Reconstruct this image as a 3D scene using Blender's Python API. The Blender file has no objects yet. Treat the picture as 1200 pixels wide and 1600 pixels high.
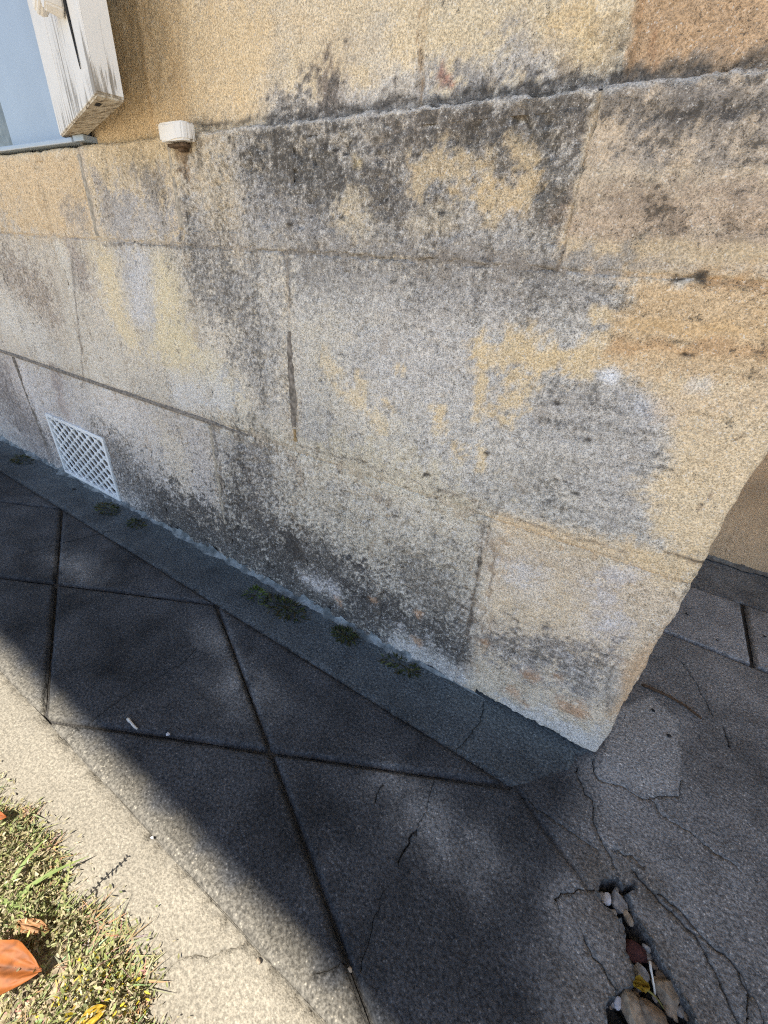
import bpy, bmesh, math, random
import numpy as np
from mathutils import Matrix, Vector
from mathutils.geometry import delaunay_2d_cdt

R = math.radians
scn = bpy.context.scene
COL = scn.collection
random.seed(7)
RNG = np.random.default_rng(7)

# ------------------------------------------------------------------ camera, light, exposure
D, CH = .42, .5229                       # camera stands 0.42 m from the wall face, 0.52 m above the path
cam = bpy.data.cameras.new('camera')
cam.sensor_fit = 'VERTICAL'; cam.sensor_height = 36.0; cam.sensor_width = 27.0
cam.lens = 36.0 * 658 / 1600
cam.clip_start = .01; cam.clip_end = 500
cob = bpy.data.objects.new('camera', cam); COL.objects.link(cob)
rot = Matrix(((.84195706, -.31739731, .43631096), (.53563103, .39448277, -.74664767), (.06486681, .86234697, .5021454)))
cob.matrix_world = Matrix.Translation((0, -D, CH)) @ rot.to_4x4()
scn.camera = cob

SUN_EL = 62.0                            # sun stands in front of the wall, high, straight on
wd = bpy.data.worlds.new('World'); scn.world = wd; wd.use_nodes = True
wt = wd.node_tree; bg = wt.nodes['Background']
sky = wt.nodes.new('ShaderNodeTexSky'); sky.sky_type = 'NISHITA'; sky.sun_disc = False
sky.sun_elevation = R(SUN_EL); sky.sun_rotation = R(180)   # sun towards -Y
sky.air_density = 1.0; sky.dust_density = .6; sky.ozone_density = 1.2
wt.links.new(sky.outputs[0], bg.inputs[0]); bg.inputs[1].default_value = .085
sl = bpy.data.lights.new('sun', 'SUN'); sl.energy = 4.6; sl.angle = R(.6); sl.color = (1.0, .95, .86)
so = bpy.data.objects.new('sun', sl); COL.objects.link(so)
so.rotation_euler = Vector((0, math.cos(R(SUN_EL)), -math.sin(R(SUN_EL)))).to_track_quat('-Z', 'Y').to_euler()
so.location = (0, -3, 6)
scn.view_settings.view_transform = 'Standard'; scn.view_settings.look = 'None'
scn.view_settings.exposure = 1.55; scn.view_settings.gamma = 1.0; scn.view_settings.use_curve_mapping = False
scn.cycles.use_denoising = False; scn.cycles.filter_width = 1.15
scn.cycles.max_bounces = 6; scn.cycles.diffuse_bounces = 4

PAINT=[('q',[(-0.9932,0.8373),(-0.4079,0.744),(-0.4574,0.634),(-1.2142,0.6336)],0.0175,(228,200,150),0.9,0.18,0.25,0.5),('s',[(-0.6221,0.7593),(-0.6338,0.6586)],0.0072,(224,192,140),0.5,0.1,0.3,0.5),('s',[(-0.5774,0.7528),(-0.5798,0.6551)],0.0122,(214,180,124),0.4,0.2,0.15,0.5),('q',[(-0.4079,0.744),(-0.0957,0.6942),(-0.0886,0.6477),(-0.4178,0.6445)],0.0111,(208,188,150),0.9,0.2,0.3,0.5),('s',[(-0.4171,0.6518),(-0.3048,0.6545),(-0.2515,0.654)],0.0198,(151,152,157),0.75,0.4,0.3,0.8),('s',[(-0.3063,0.6911),(-0.2781,0.6645)],0.0176,(180,172,158),0.6,0.3,0.3,0.8),('s',[(-0.1972,0.6603),(-0.166,0.6708),(-0.1409,0.6646)],0.0149,(151,152,157),0.75,0.35,0.3,0.8),('s',[(-0.2263,0.6479),(-0.1819,0.6497),(-0.0809,0.6485)],0.0099,(151,152,157),0.75,0.5,0.3,0.8),('s',[(-0.1003,0.6721),(-0.086,0.6522)],0.0075,(175,165,145),0.6,0.4,0.2,0.8),('s',[(-0.3941,0.7183),(-0.3343,0.6945)],0.022,(196,178,148),0.6,0.2,0.2,0.8),('s',[(-0.1455,0.6827),(-0.112,0.6706)],0.0127,(212,180,120),0.6,0.2,0.3,0.8),('q',[(-0.091,0.6935),(0.0125,0.677),(0.0301,0.6387),(-0.0842,0.6441)],0.0024,(186,148,104),0.95,0.35,0.1,0.3),('s',[(-0.0743,0.6744),(-0.0659,0.6546)],0.001,(150,100,60),0.5,0.2,0.1,0.6),('s',[(-0.0733,0.6493),(-0.0034,0.6476)],0.0044,(150,136,116),0.6,0.4,0.2,0.8),('s',[(-0.3584,0.6787),(-0.3543,0.6518)],0.0152,(110,98,90),0.85,0.55,0.1,0.7),('s',[(-0.2323,0.6694),(-0.2286,0.6642),(-0.2213,0.6612)],0.0019,(160,80,55),0.7,0.2,0.1,0.4),('s',[(-0.4558,0.6449),(-0.2505,0.6447),(-0.113,0.6442)],0.002,(85,82,79),0.6,0.6,0.2,0.9),('s',[(-0.2145,0.6469),(-0.1506,0.6458)],0.0032,(85,82,79),0.5,0.6,0.2,0.9),('s',[(-0.1554,0.6456),(-0.1361,0.6456)],0.0032,(75,70,65),0.7,0.7,0.1,0.9),('s',[(-0.0924,0.6465),(-0.003,0.6468)],0.0021,(81,80,81),0.7,0.6,0.2,0.9),('q',[(-1.2679,0.6401),(-0.7834,0.6369),(-0.7887,0.5328),(-1.413,0.5152)],0.0115,(200,172,128),0.95,0.3,0.2,0.3),('s',[(-0.8657,0.5582),(-0.8315,0.5502)],0.0205,(141,132,122),0.8,0.3,0.2,0.6),('q',[(-0.7868,0.6371),(-0.5794,0.6364),(-0.5839,0.5292),(-0.7913,0.5277)],0.0082,(200,178,138),0.95,0.3,0.25,0.3),('s',[(-0.7481,0.5555),(-0.6169,0.5572)],0.0365,(151,152,157),0.8,0.3,0.3,0.8),('s',[(-0.7664,0.6048),(-0.7487,0.5898),(-0.7548,0.5593)],0.009,(168,158,146),0.8,0.5,0.2,0.6),('s',[(-0.6471,0.6122),(-0.6207,0.5883)],0.0195,(150,138,120),0.5,0.6,0.1,0.8),('s',[(-0.7917,0.6345),(-0.7941,0.5293)],0.0082,(178,164,144),0.8,0.2,0.3,0.4),('s',[(-0.5829,0.633),(-0.5878,0.5541)],0.0064,(186,168,138),0.8,0.2,0.3,0.4),('q',[(-0.5527,0.6448),(-0.0956,0.6436),(-0.0948,0.5286),(-0.3988,0.5296),(-0.5839,0.5292)],0.0087,(167,161,153),0.95,0.5,0.35,0.4),('s',[(-0.5221,0.629),(-0.512,0.5682)],0.0333,(190,172,140),0.75,0.4,0.3,0.9),('s',[(-0.4023,0.613),(-0.3338,0.5851)],0.0407,(121,116,110),0.8,0.8,0.3,0.9),('s',[(-0.2752,0.6264),(-0.1785,0.6326),(-0.1094,0.6313)],0.021,(131,122,113),0.8,0.65,0.25,0.9),('s',[(-0.2792,0.5844),(-0.2153,0.5696)],0.0283,(136,130,125),0.7,0.7,0.35,0.9),('s',[(-0.2098,0.6165),(-0.1746,0.6127),(-0.1202,0.5826)],0.0211,(129,122,115),0.7,0.7,0.3,0.9),('s',[(-0.4356,0.5686),(-0.3336,0.5468)],0.0219,(149,146,145),0.7,0.5,0.4,0.9),('s',[(-0.1329,0.633),(-0.1344,0.5991),(-0.1119,0.5701)],0.0134,(121,116,109),0.7,0.65,0.3,0.9),('s',[(-0.3131,0.5692),(-0.3008,0.5586),(-0.2962,0.5451)],0.0146,(192,176,146),0.8,0.35,0.4,0.9),('s',[(-0.2339,0.5572),(-0.2018,0.565)],0.0102,(188,172,142),0.6,0.35,0.4,0.9),('s',[(-0.2324,0.6),(-0.2133,0.5994),(-0.1944,0.5959)],0.0106,(198,174,130),0.75,0.3,0.3,1.0),('s',[(-0.1706,0.6065),(-0.1696,0.5875),(-0.1594,0.5654)],0.0069,(198,174,130),0.75,0.3,0.3,1.0),('s',[(-0.1631,0.5831),(-0.1464,0.5829),(-0.1315,0.5869)],0.0103,(199,172,124),0.75,0.3,0.3,1.0),('s',[(-0.1537,0.6157),(-0.1384,0.6052)],0.0064,(184,160,118),0.8,0.35,0.2,0.8),('s',[(-0.3044,0.6103),(-0.3014,0.6083)],0.0048,(160,140,90),0.8,0.3,0.1,0.6),('s',[(-0.4185,0.5351),(-0.2386,0.5363),(-0.097,0.5331)],0.0085,(141,136,131),0.7,0.4,0.3,0.8),('q',[(-0.0943,0.6447),(0.0276,0.6442),(0.0783,0.5335),(-0.0948,0.5286)],0.0025,(176,154,126),0.97,0.2,0.2,0.3),('s',[(-0.0839,0.6327),(-0.0373,0.6321),(0.0021,0.6345)],0.0133,(138,128,118),0.8,0.55,0.2,0.9),('s',[(-0.0586,0.6056),(-0.0239,0.6154),(0.013,0.6086)],0.0172,(142,132,122),0.75,0.55,0.2,0.9),('s',[(-0.0349,0.6257),(-0.0227,0.6217)],0.0083,(121,112,105),0.6,0.6,0.2,0.9),('s',[(-0.085,0.5938),(0.0212,0.5893)],0.0037,(196,176,146),0.55,0.15,0.3,0.8),('s',[(-0.0898,0.5619),(0.029,0.5708)],0.0155,(172,146,120),0.6,0.35,0.15,0.8),('s',[(-0.0357,0.5743),(-0.0196,0.563)],0.0077,(140,120,100),0.4,0.8,0.1,0.9),('s',[(-0.0955,0.5467),(0.0394,0.546)],0.0058,(196,170,126),0.7,0.15,0.2,0.6),('s',[(-0.0946,0.6402),(-0.0966,0.5354)],0.0024,(190,168,130),0.6,0.2,0.2,0.5),('q',[(-1.413,0.5152),(-0.808,0.5238),(-0.4037,0.5313),(-0.3995,0.2981),(-1.6998,0.2681)],0.0192,(178,168,152),0.95,0.3,0.45,0.4),('s',[(-1.1781,0.4916),(-1.0997,0.452),(-1.1163,0.3563)],0.073,(190,180,165),0.8,0.5,0.5,0.9),('s',[(-1.1582,0.4479),(-1.0427,0.4231)],0.0466,(146,128,112),0.6,0.6,0.3,0.9),('s',[(-1.2676,0.3905),(-1.1473,0.3525),(-1.0831,0.2835)],0.0453,(213,206,193),0.7,0.35,0.5,0.9),('s',[(-0.8794,0.5004),(-0.8798,0.4816)],0.0285,(135,122,112),0.8,0.4,0.2,0.7),('s',[(-0.7963,0.4911),(-0.7843,0.4364),(-0.7725,0.3984)],0.0324,(200,180,138),0.85,0.15,0.35,0.8),('s',[(-0.6441,0.4711),(-0.6713,0.4108),(-0.6353,0.3967)],0.0434,(202,184,140),0.85,0.15,0.35,0.8),('s',[(-0.5682,0.3598),(-0.5273,0.3481)],0.0358,(200,186,150),0.6,0.2,0.4,0.8),('s',[(-0.7067,0.4962),(-0.7189,0.4426)],0.0319,(165,164,167),0.8,0.25,0.4,0.8),('s',[(-0.5502,0.505),(-0.4824,0.4651),(-0.4663,0.4032)],0.0495,(143,138,133),0.8,0.6,0.35,0.9),('s',[(-0.4312,0.5118),(-0.436,0.3385)],0.0281,(165,160,153),0.6,0.45,0.45,0.9),('s',[(-0.6593,0.3124),(-0.5438,0.3352)],0.0283,(177,178,181),0.6,0.3,0.5,0.8),('s',[(-0.931,0.5027),(-0.9801,0.3255)],0.0195,(196,188,172),0.6,0.2,0.4,0.7),('q',[(-0.3987,0.5315),(-0.0907,0.5288),(-0.0097,0.5357),(0.0724,0.3094),(-0.0965,0.2936),(-0.3995,0.2981)],0.01,(161,157,151),0.96,0.35,0.45,0.5),('s',[(-0.3704,0.5153),(-0.2518,0.522),(-0.1332,0.5238)],0.0228,(139,134,129),0.75,0.45,0.35,0.9),('s',[(-0.2259,0.4895),(-0.0967,0.5117),(-0.0627,0.5192)],0.0216,(147,141,135),0.7,0.45,0.35,0.9),('s',[(-0.2941,0.4),(-0.2279,0.4393),(-0.1559,0.4502)],0.043,(167,162,157),0.7,0.35,0.5,0.9),('s',[(-0.2133,0.3067),(-0.1227,0.3496),(0.0047,0.3325)],0.0362,(171,165,155),0.7,0.35,0.5,0.9),('s',[(-0.0664,0.4178),(0.0029,0.4215),(0.002,0.3593)],0.0306,(153,148,143),0.7,0.35,0.4,0.9),('s',[(-0.1537,0.4741),(-0.1446,0.4336),(-0.1444,0.3873)],0.0045,(203,177,129),0.82,0.16,0.35,1.0),('s',[(-0.1397,0.4527),(-0.1146,0.4679),(-0.0891,0.4603)],0.0138,(203,177,129),0.82,0.16,0.35,1.0),('s',[(-0.1143,0.4388),(-0.0951,0.4363),(-0.109,0.4151)],0.0086,(203,177,129),0.82,0.16,0.35,1.0),('s',[(-0.1827,0.3928),(-0.1834,0.3709)],0.0066,(203,177,129),0.82,0.16,0.35,1.0),('s',[(-0.2931,0.3771),(-0.2687,0.3625),(-0.256,0.3535)],0.0077,(203,177,129),0.82,0.16,0.35,1.0),('s',[(-0.2568,0.3884),(-0.2458,0.3831)],0.0064,(203,177,129),0.82,0.16,0.35,1.0),('s',[(-0.348,0.4174),(-0.3329,0.4084)],0.0087,(203,177,129),0.82,0.16,0.35,1.0),('s',[(-0.2946,0.4111),(-0.2895,0.4009)],0.005,(203,177,129),0.82,0.16,0.35,1.0),('s',[(-0.3228,0.387),(-0.2934,0.3848)],0.0071,(203,177,129),0.82,0.16,0.35,1.0),('s',[(-0.2388,0.4275),(-0.2357,0.4212)],0.0044,(203,177,129),0.82,0.16,0.35,1.0),('s',[(-0.1267,0.4049),(-0.1111,0.395)],0.0065,(203,177,129),0.82,0.16,0.35,1.0),('s',[(-0.1611,0.3541),(-0.1531,0.3524)],0.0075,(203,177,129),0.82,0.16,0.35,1.0),('s',[(-0.1276,0.3368),(-0.1309,0.3621)],0.0059,(203,177,129),0.82,0.16,0.35,1.0),('s',[(-0.1134,0.4624),(-0.0713,0.4575),(-0.0448,0.4591)],0.0085,(203,177,129),0.82,0.16,0.35,1.0),('s',[(-0.0644,0.4721),(-0.0418,0.4829)],0.0092,(203,177,129),0.82,0.16,0.35,1.0),('s',[(-0.0548,0.501),(-0.0497,0.5006)],0.0048,(203,177,129),0.82,0.16,0.35,1.0),('s',[(-0.3529,0.4242),(-0.3123,0.365),(-0.2343,0.3345)],0.0349,(188,178,156),0.45,0.25,0.5,0.9),('q',[(-0.04,0.5297),(0.0751,0.5405),(0.1255,0.4307),(0.0982,0.3139),(0.0706,0.3144),(0.0422,0.336),(0.0282,0.3646),(0.0333,0.3973),(0.02,0.4282),(-0.0029,0.4531),(-0.0381,0.4628),(-0.0407,0.4953)],0.0068,(204,180,140),0.97,0.15,0.3,0.6),('q',[(-0.04,0.5297),(0.0759,0.5388),(0.1043,0.4769),(-0.0045,0.458),(-0.0372,0.4682),(-0.0391,0.4978)],0.0059,(195,163,117),0.85,0.28,0.18,0.9),('s',[(-0.031,0.4949),(0.0581,0.5017)],0.0042,(190,154,98),0.65,0.15,0.1,0.5),('s',[(-0.0355,0.4787),(0.0636,0.4887)],0.0035,(178,138,88),0.7,0.3,0.1,0.8),('s',[(0.0045,0.5304),(0.0473,0.5275)],0.0053,(180,140,92),0.6,0.35,0.1,0.8),('s',[(-0.0084,0.53),(0.0071,0.5298)],0.0031,(96,88,78),0.9,0.8,0.1,0.4),('s',[(-0.0046,0.5265),(0.0005,0.5281)],0.0021,(214,206,192),0.8,0.1,0.3,0.4),('s',[(-0.0006,0.4319),(0.0174,0.4303)],0.0091,(161,162,167),0.8,0.3,0.4,0.7),('s',[(0.0301,0.4566),(0.0362,0.4577)],0.0046,(207,204,197),0.8,0.1,0.3,0.7),('s',[(0.0217,0.4367),(0.0765,0.4581)],0.0135,(200,172,134),0.5,0.15,0.3,0.8),('s',[(0.04,0.3717),(0.0657,0.3549),(0.0657,0.328)],0.016,(214,190,148),0.6,0.2,0.3,0.8),('s',[(-0.0358,0.4552),(-0.0301,0.4535)],0.0046,(207,210,217),0.8,0.1,0.4,0.5),('s',[(-0.0382,0.3354),(-0.0316,0.334)],0.0064,(197,190,177),0.7,0.1,0.4,0.5),('q',[(-1.6772,0.2876),(-0.5828,0.2911),(-0.5942,0.1121),(-0.8509,-0.0334),(-2.0829,-0.0618)],0.0301,(172,164,152),0.95,0.35,0.45,0.5),('s',[(-1.4445,0.1906),(-1.329,0.0599)],0.1,(132,122,114),0.7,0.55,0.3,0.9),('s',[(-1.2641,0.2385),(-1.2553,0.1626)],0.0338,(190,182,170),0.6,0.3,0.4,0.8),('s',[(-1.1036,0.2733),(-1.1121,0.1934)],0.0193,(146,132,120),0.8,0.3,0.2,0.6),('s',[(-0.9606,0.2259),(-0.7907,0.1989),(-0.7604,0.1671)],0.0537,(194,184,166),0.7,0.25,0.5,0.9),('s',[(-0.7039,0.2214),(-0.7014,0.1302)],0.0364,(196,180,148),0.6,0.25,0.4,0.8),('s',[(-0.9392,0.1159),(-0.8441,0.0524),(-0.6941,0.0451)],0.0677,(119,114,107),0.7,0.7,0.35,0.9),('q',[(-0.5828,0.2911),(-0.3899,0.2977),(-0.0965,0.2936),(-0.0891,0.0864),(-0.0805,-0.0152),(-0.6125,0.0171)],0.0156,(178,170,152),0.95,0.45,0.5,0.5),('s',[(-0.558,0.2591),(-0.4179,0.2442)],0.0379,(164,158,146),0.7,0.5,0.4,0.9),('s',[(-0.3102,0.2771),(-0.2115,0.2898),(-0.1564,0.2732)],0.0365,(190,178,150),0.7,0.35,0.4,0.9),('s',[(-0.381,0.213),(-0.2407,0.1797),(-0.1256,0.1902)],0.0632,(194,182,154),0.7,0.45,0.45,0.9),('s',[(-0.7597,0.0355),(-0.5443,0.0469),(-0.4022,0.0266),(-0.2782,0.0228)],0.0537,(105,101,96),0.8,0.85,0.4,1.0),('s',[(-0.5292,0.1489),(-0.4574,0.0984),(-0.3577,0.1032)],0.0474,(109,104,97),0.75,0.8,0.35,0.9),('s',[(-0.4263,0.1181),(-0.415,0.1165)],0.0193,(85,80,75),0.8,0.8,0.1,0.8),('s',[(-0.4858,0.2457),(-0.4917,0.1985)],0.039,(121,114,105),0.5,0.7,0.4,0.9),('s',[(-0.2805,0.0763),(-0.1751,0.0575),(-0.0829,0.0524)],0.0394,(101,97,93),0.8,0.8,0.4,0.9),('s',[(-0.1967,0.1555),(-0.1154,0.1301)],0.0368,(129,122,111),0.6,0.7,0.5,0.9),('s',[(-0.3865,0.0559),(-0.3312,0.0563)],0.0167,(197,190,181),0.6,0.3,0.6,0.9),('s',[(-0.1825,0.0257),(-0.096,0.0159),(-0.0205,0.0189),(0.0626,0.0221)],0.0254,(187,180,167),0.8,0.3,0.6,0.9),('q',[(-0.0965,0.2936),(0.0423,0.3035),(0.0993,0.3109),(0.0919,0.0013),(-0.0828,-0.0024),(-0.0895,0.0984)],0.0079,(196,176,142),0.96,0.35,0.4,0.5),('s',[(-0.0944,0.2835),(-0.0134,0.2913),(0.0441,0.2982)],0.0109,(206,178,134),0.7,0.2,0.25,0.7),('s',[(0.0468,0.2902),(0.0858,0.3009)],0.0152,(206,178,130),0.7,0.15,0.3,0.8),('s',[(-0.0517,0.2262),(-0.041,0.2126)],0.0205,(169,166,161),0.7,0.3,0.5,0.9),('s',[(0.0195,0.2438),(0.0368,0.2078)],0.0185,(167,165,165),0.75,0.3,0.5,0.9),('s',[(0.03,0.2703),(0.0414,0.2717)],0.0104,(177,170,163),0.7,0.3,0.5,0.9),('s',[(-0.0533,0.1656),(0.007,0.2191)],0.0274,(202,178,134),0.6,0.3,0.3,0.9),('s',[(-0.0498,0.112),(0.0102,0.1291),(0.049,0.145)],0.0308,(136,128,118),0.8,0.65,0.5,0.9),('s',[(0.0243,0.1047),(0.0685,0.1262)],0.0242,(151,144,133),0.7,0.55,0.5,0.9),('s',[(-0.0179,0.0071),(0.0626,0.0221),(0.0884,0.0258)],0.0209,(180,174,162),0.8,0.3,0.5,0.9),('q',[(0.0737,0.1623),(0.0834,0.1986),(0.095,0.235),(0.0989,0.1047),(0.083,0.0792)],0.0057,(178,144,98),0.9,0.2,0.15,0.5),('s',[(0.0657,0.146),(0.0742,0.1078)],0.008,(170,160,140),0.6,0.4,0.3,0.8),('s',[(-0.0249,0.0384),(-0.0222,0.0379)],0.0101,(178,132,84),0.7,0.35,0.2,0.7),('s',[(-0.0107,0.0838),(-0.0081,0.0832)],0.0074,(178,132,84),0.7,0.35,0.2,0.7),('s',[(0.0179,0.0999),(0.0204,0.0994)],0.0069,(178,132,84),0.7,0.35,0.2,0.7),('s',[(-0.0099,0.0303),(-0.0071,0.0298)],0.006,(178,132,84),0.7,0.35,0.2,0.7),('s',[(0.0401,0.0607),(0.0426,0.0602)],0.0115,(178,132,84),0.7,0.35,0.2,0.7),('s',[(0.0543,0.0649),(0.0567,0.0644)],0.0079,(178,132,84),0.7,0.35,0.2,0.7),('s',[(-0.3204,0.0413),(-0.3165,0.0407)],0.0081,(178,132,84),0.7,0.35,0.2,0.7),('s',[(-0.1776,0.097),(-0.1744,0.0963)],0.0055,(178,132,84),0.7,0.35,0.2,0.7),('s',[(-0.1736,0.0451),(-0.1702,0.0445)],0.007,(178,132,84),0.7,0.35,0.2,0.7),('s',[(-0.0779,0.0998),(-0.0751,0.0992)],0.0039,(178,132,84),0.7,0.35,0.2,0.7),('s',[(-0.253,0.0818),(-0.2494,0.0811)],0.006,(178,132,84),0.7,0.35,0.2,0.7),('s',[(0.094,0.312),(0.083,0.3084)],0.0022,(120,104,84),0.7,0.5,0.1,0.5),('s',[(-0.1112,0.2796),(-0.1088,0.2467),(-0.1065,0.1995),(-0.1023,0.1487),(-0.096,0.0882)],0.0019,(96,84,70),0.75,0.5,0.1,0.35),('s',[(-0.0942,0.2529),(-0.0883,0.2084),(-0.0831,0.1702)],0.0014,(120,104,84),0.75,0.5,0.1,0.35),('s',[(-0.1692,0.3019),(-0.0969,0.2951),(-0.0338,0.2949),(0.0097,0.2971),(0.0437,0.2995)],0.0014,(140,122,100),0.75,0.5,0.1,0.35),('s',[(0.0616,0.3105),(0.0804,0.3086),(0.0957,0.3114)],0.0012,(110,92,70),0.75,0.5,0.1,0.35),('s',[(0.063,0.1547),(0.0702,0.1162),(0.08,0.0889)],0.0016,(120,110,95),0.75,0.5,0.1,0.35),('s',[(-0.39,0.2958),(-0.2899,0.3),(-0.1688,0.2994)],0.0019,(150,142,128),0.75,0.5,0.1,0.35),('s',[(-0.7884,0.5261),(-0.5705,0.5297),(-0.4087,0.5311),(-0.2383,0.5336),(-0.0903,0.5275)],0.0018,(133,126,117),0.75,0.5,0.1,0.35),('s',[(-0.0949,0.529),(-0.0943,0.5863),(-0.0942,0.6418)],0.001,(120,106,90),0.75,0.5,0.1,0.35),('s',[(-0.1039,0.5702),(-0.1017,0.5566)],0.0014,(84,74,62),0.75,0.5,0.1,0.35),('s',[(-0.2572,0.7065),(-0.25,0.6458)],0.0011,(140,112,76),0.75,0.5,0.1,0.35),('s',[(-0.084,0.6814),(-0.0839,0.6482)],0.0007,(150,122,88),0.75,0.5,0.1,0.35),('s',[(-0.584,0.2855),(-0.5781,0.1952),(-0.581,0.1169)],0.0035,(128,120,108),0.75,0.5,0.1,0.35),('s',[(-0.3988,0.5296),(-0.4005,0.4729)],0.0024,(131,124,115),0.75,0.5,0.1,0.35),('s',[(0.0618,0.4137),(0.0743,0.425)],0.0009,(120,100,76),0.75,0.5,0.1,0.35),('s',[(0.0678,0.3557),(0.0718,0.376)],0.001,(130,108,84),0.75,0.5,0.1,0.35),('s',[(-0.2531,0.5357),(-0.1972,0.5355),(-0.1016,0.5305)],0.0034,(139,132,125),0.75,0.5,0.1,0.35),('s',[(-0.898,0.5042),(-0.9764,0.2887)],0.0029,(140,130,118),0.75,0.5,0.1,0.35),('s',[(-0.3059,0.6099),(-0.3044,0.6094)],0.0018,(71,64,57),0.8,0.8,0.0,0.9),('s',[(-0.334,0.6192),(-0.3324,0.6187)],0.0018,(71,64,57),0.8,0.8,0.0,0.9),('s',[(-0.3435,0.6206),(-0.3419,0.6201)],0.0018,(71,64,57),0.8,0.8,0.0,0.9),('s',[(-0.2403,0.6114),(-0.2389,0.6109)],0.0016,(71,64,57),0.8,0.8,0.0,0.9),('s',[(-0.1307,0.6164),(-0.1296,0.6159)],0.0013,(71,64,57),0.8,0.8,0.0,0.9),('s',[(-0.1186,0.632),(-0.1176,0.6315)],0.0012,(71,64,57),0.8,0.8,0.0,0.9),('s',[(-0.2715,0.5794),(-0.2701,0.5789)],0.0018,(71,64,57),0.8,0.8,0.0,0.9),('s',[(-0.3212,0.5665),(-0.3196,0.5659)],0.002,(71,64,57),0.8,0.8,0.0,0.9),('s',[(-0.2089,0.5697),(-0.2075,0.5692)],0.0017,(71,64,57),0.8,0.8,0.0,0.9),('s',[(-0.3922,0.5572),(-0.3903,0.5566)],0.0023,(71,64,57),0.8,0.8,0.0,0.9),('s',[(-0.0345,0.4247),(-0.0333,0.4243)],0.0016,(71,64,57),0.8,0.8,0.0,0.9),('s',[(-0.0302,0.3954),(-0.029,0.3951)],0.0017,(71,64,57),0.8,0.8,0.0,0.9),('s',[(-0.1919,0.3116),(-0.1901,0.3113)],0.0025,(71,64,57),0.8,0.8,0.0,0.9),('s',[(-0.3212,0.2786),(-0.319,0.2783)],0.0031,(71,64,57),0.8,0.8,0.0,0.9),('s',[(0.0176,0.4798),(0.0185,0.4795)],0.0014,(71,64,57),0.8,0.8,0.0,0.9),('s',[(-0.0679,0.4235),(-0.0667,0.4232)],0.0017,(71,64,57),0.8,0.8,0.0,0.9),('s',[(-0.1053,0.2199),(-0.1036,0.2197)],0.0026,(71,64,57),0.8,0.8,0.0,0.9),('s',[(-0.2303,0.2401),(-0.2283,0.2399)],0.0029,(71,64,57),0.8,0.8,0.0,0.9),('s',[(-0.1246,0.3595),(-0.1231,0.3591)],0.0021,(71,64,57),0.8,0.8,0.0,0.9),('s',[(-0.0279,0.3425),(-0.0266,0.3422)],0.0019,(71,64,57),0.8,0.8,0.0,0.9),('s',[(-0.2765,0.6433),(-0.1805,0.6426),(-0.1125,0.6425),(-0.0485,0.6429),(-0.0012,0.6424)],0.001,(197,190,181),0.35,0.2,0.5,0.9),('s',[(-0.5593,0.6295),(-0.5598,0.6188),(-0.5603,0.6078)],0.0085,(120,92,60),0.75,0.5,0.1,0.7),('s',[(-0.5313,0.638),(-0.5355,0.6107)],0.0033,(97,88,77),0.6,0.6,0.1,0.7),('s',[(-0.62,0.6535),(-0.35,0.653),(-0.1,0.652),(0.09,0.652)],0.002,(70,66,62),0.75,0.45,0.0,0.4),('s',[(-0.52,0.6415),(-0.3,0.6415),(0.09,0.6415)],0.0018,(196,192,186),0.45,0.15,0.5,0.8)]  # ledge strokes paint in the lip's highlight and the stained shadow line above
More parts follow.
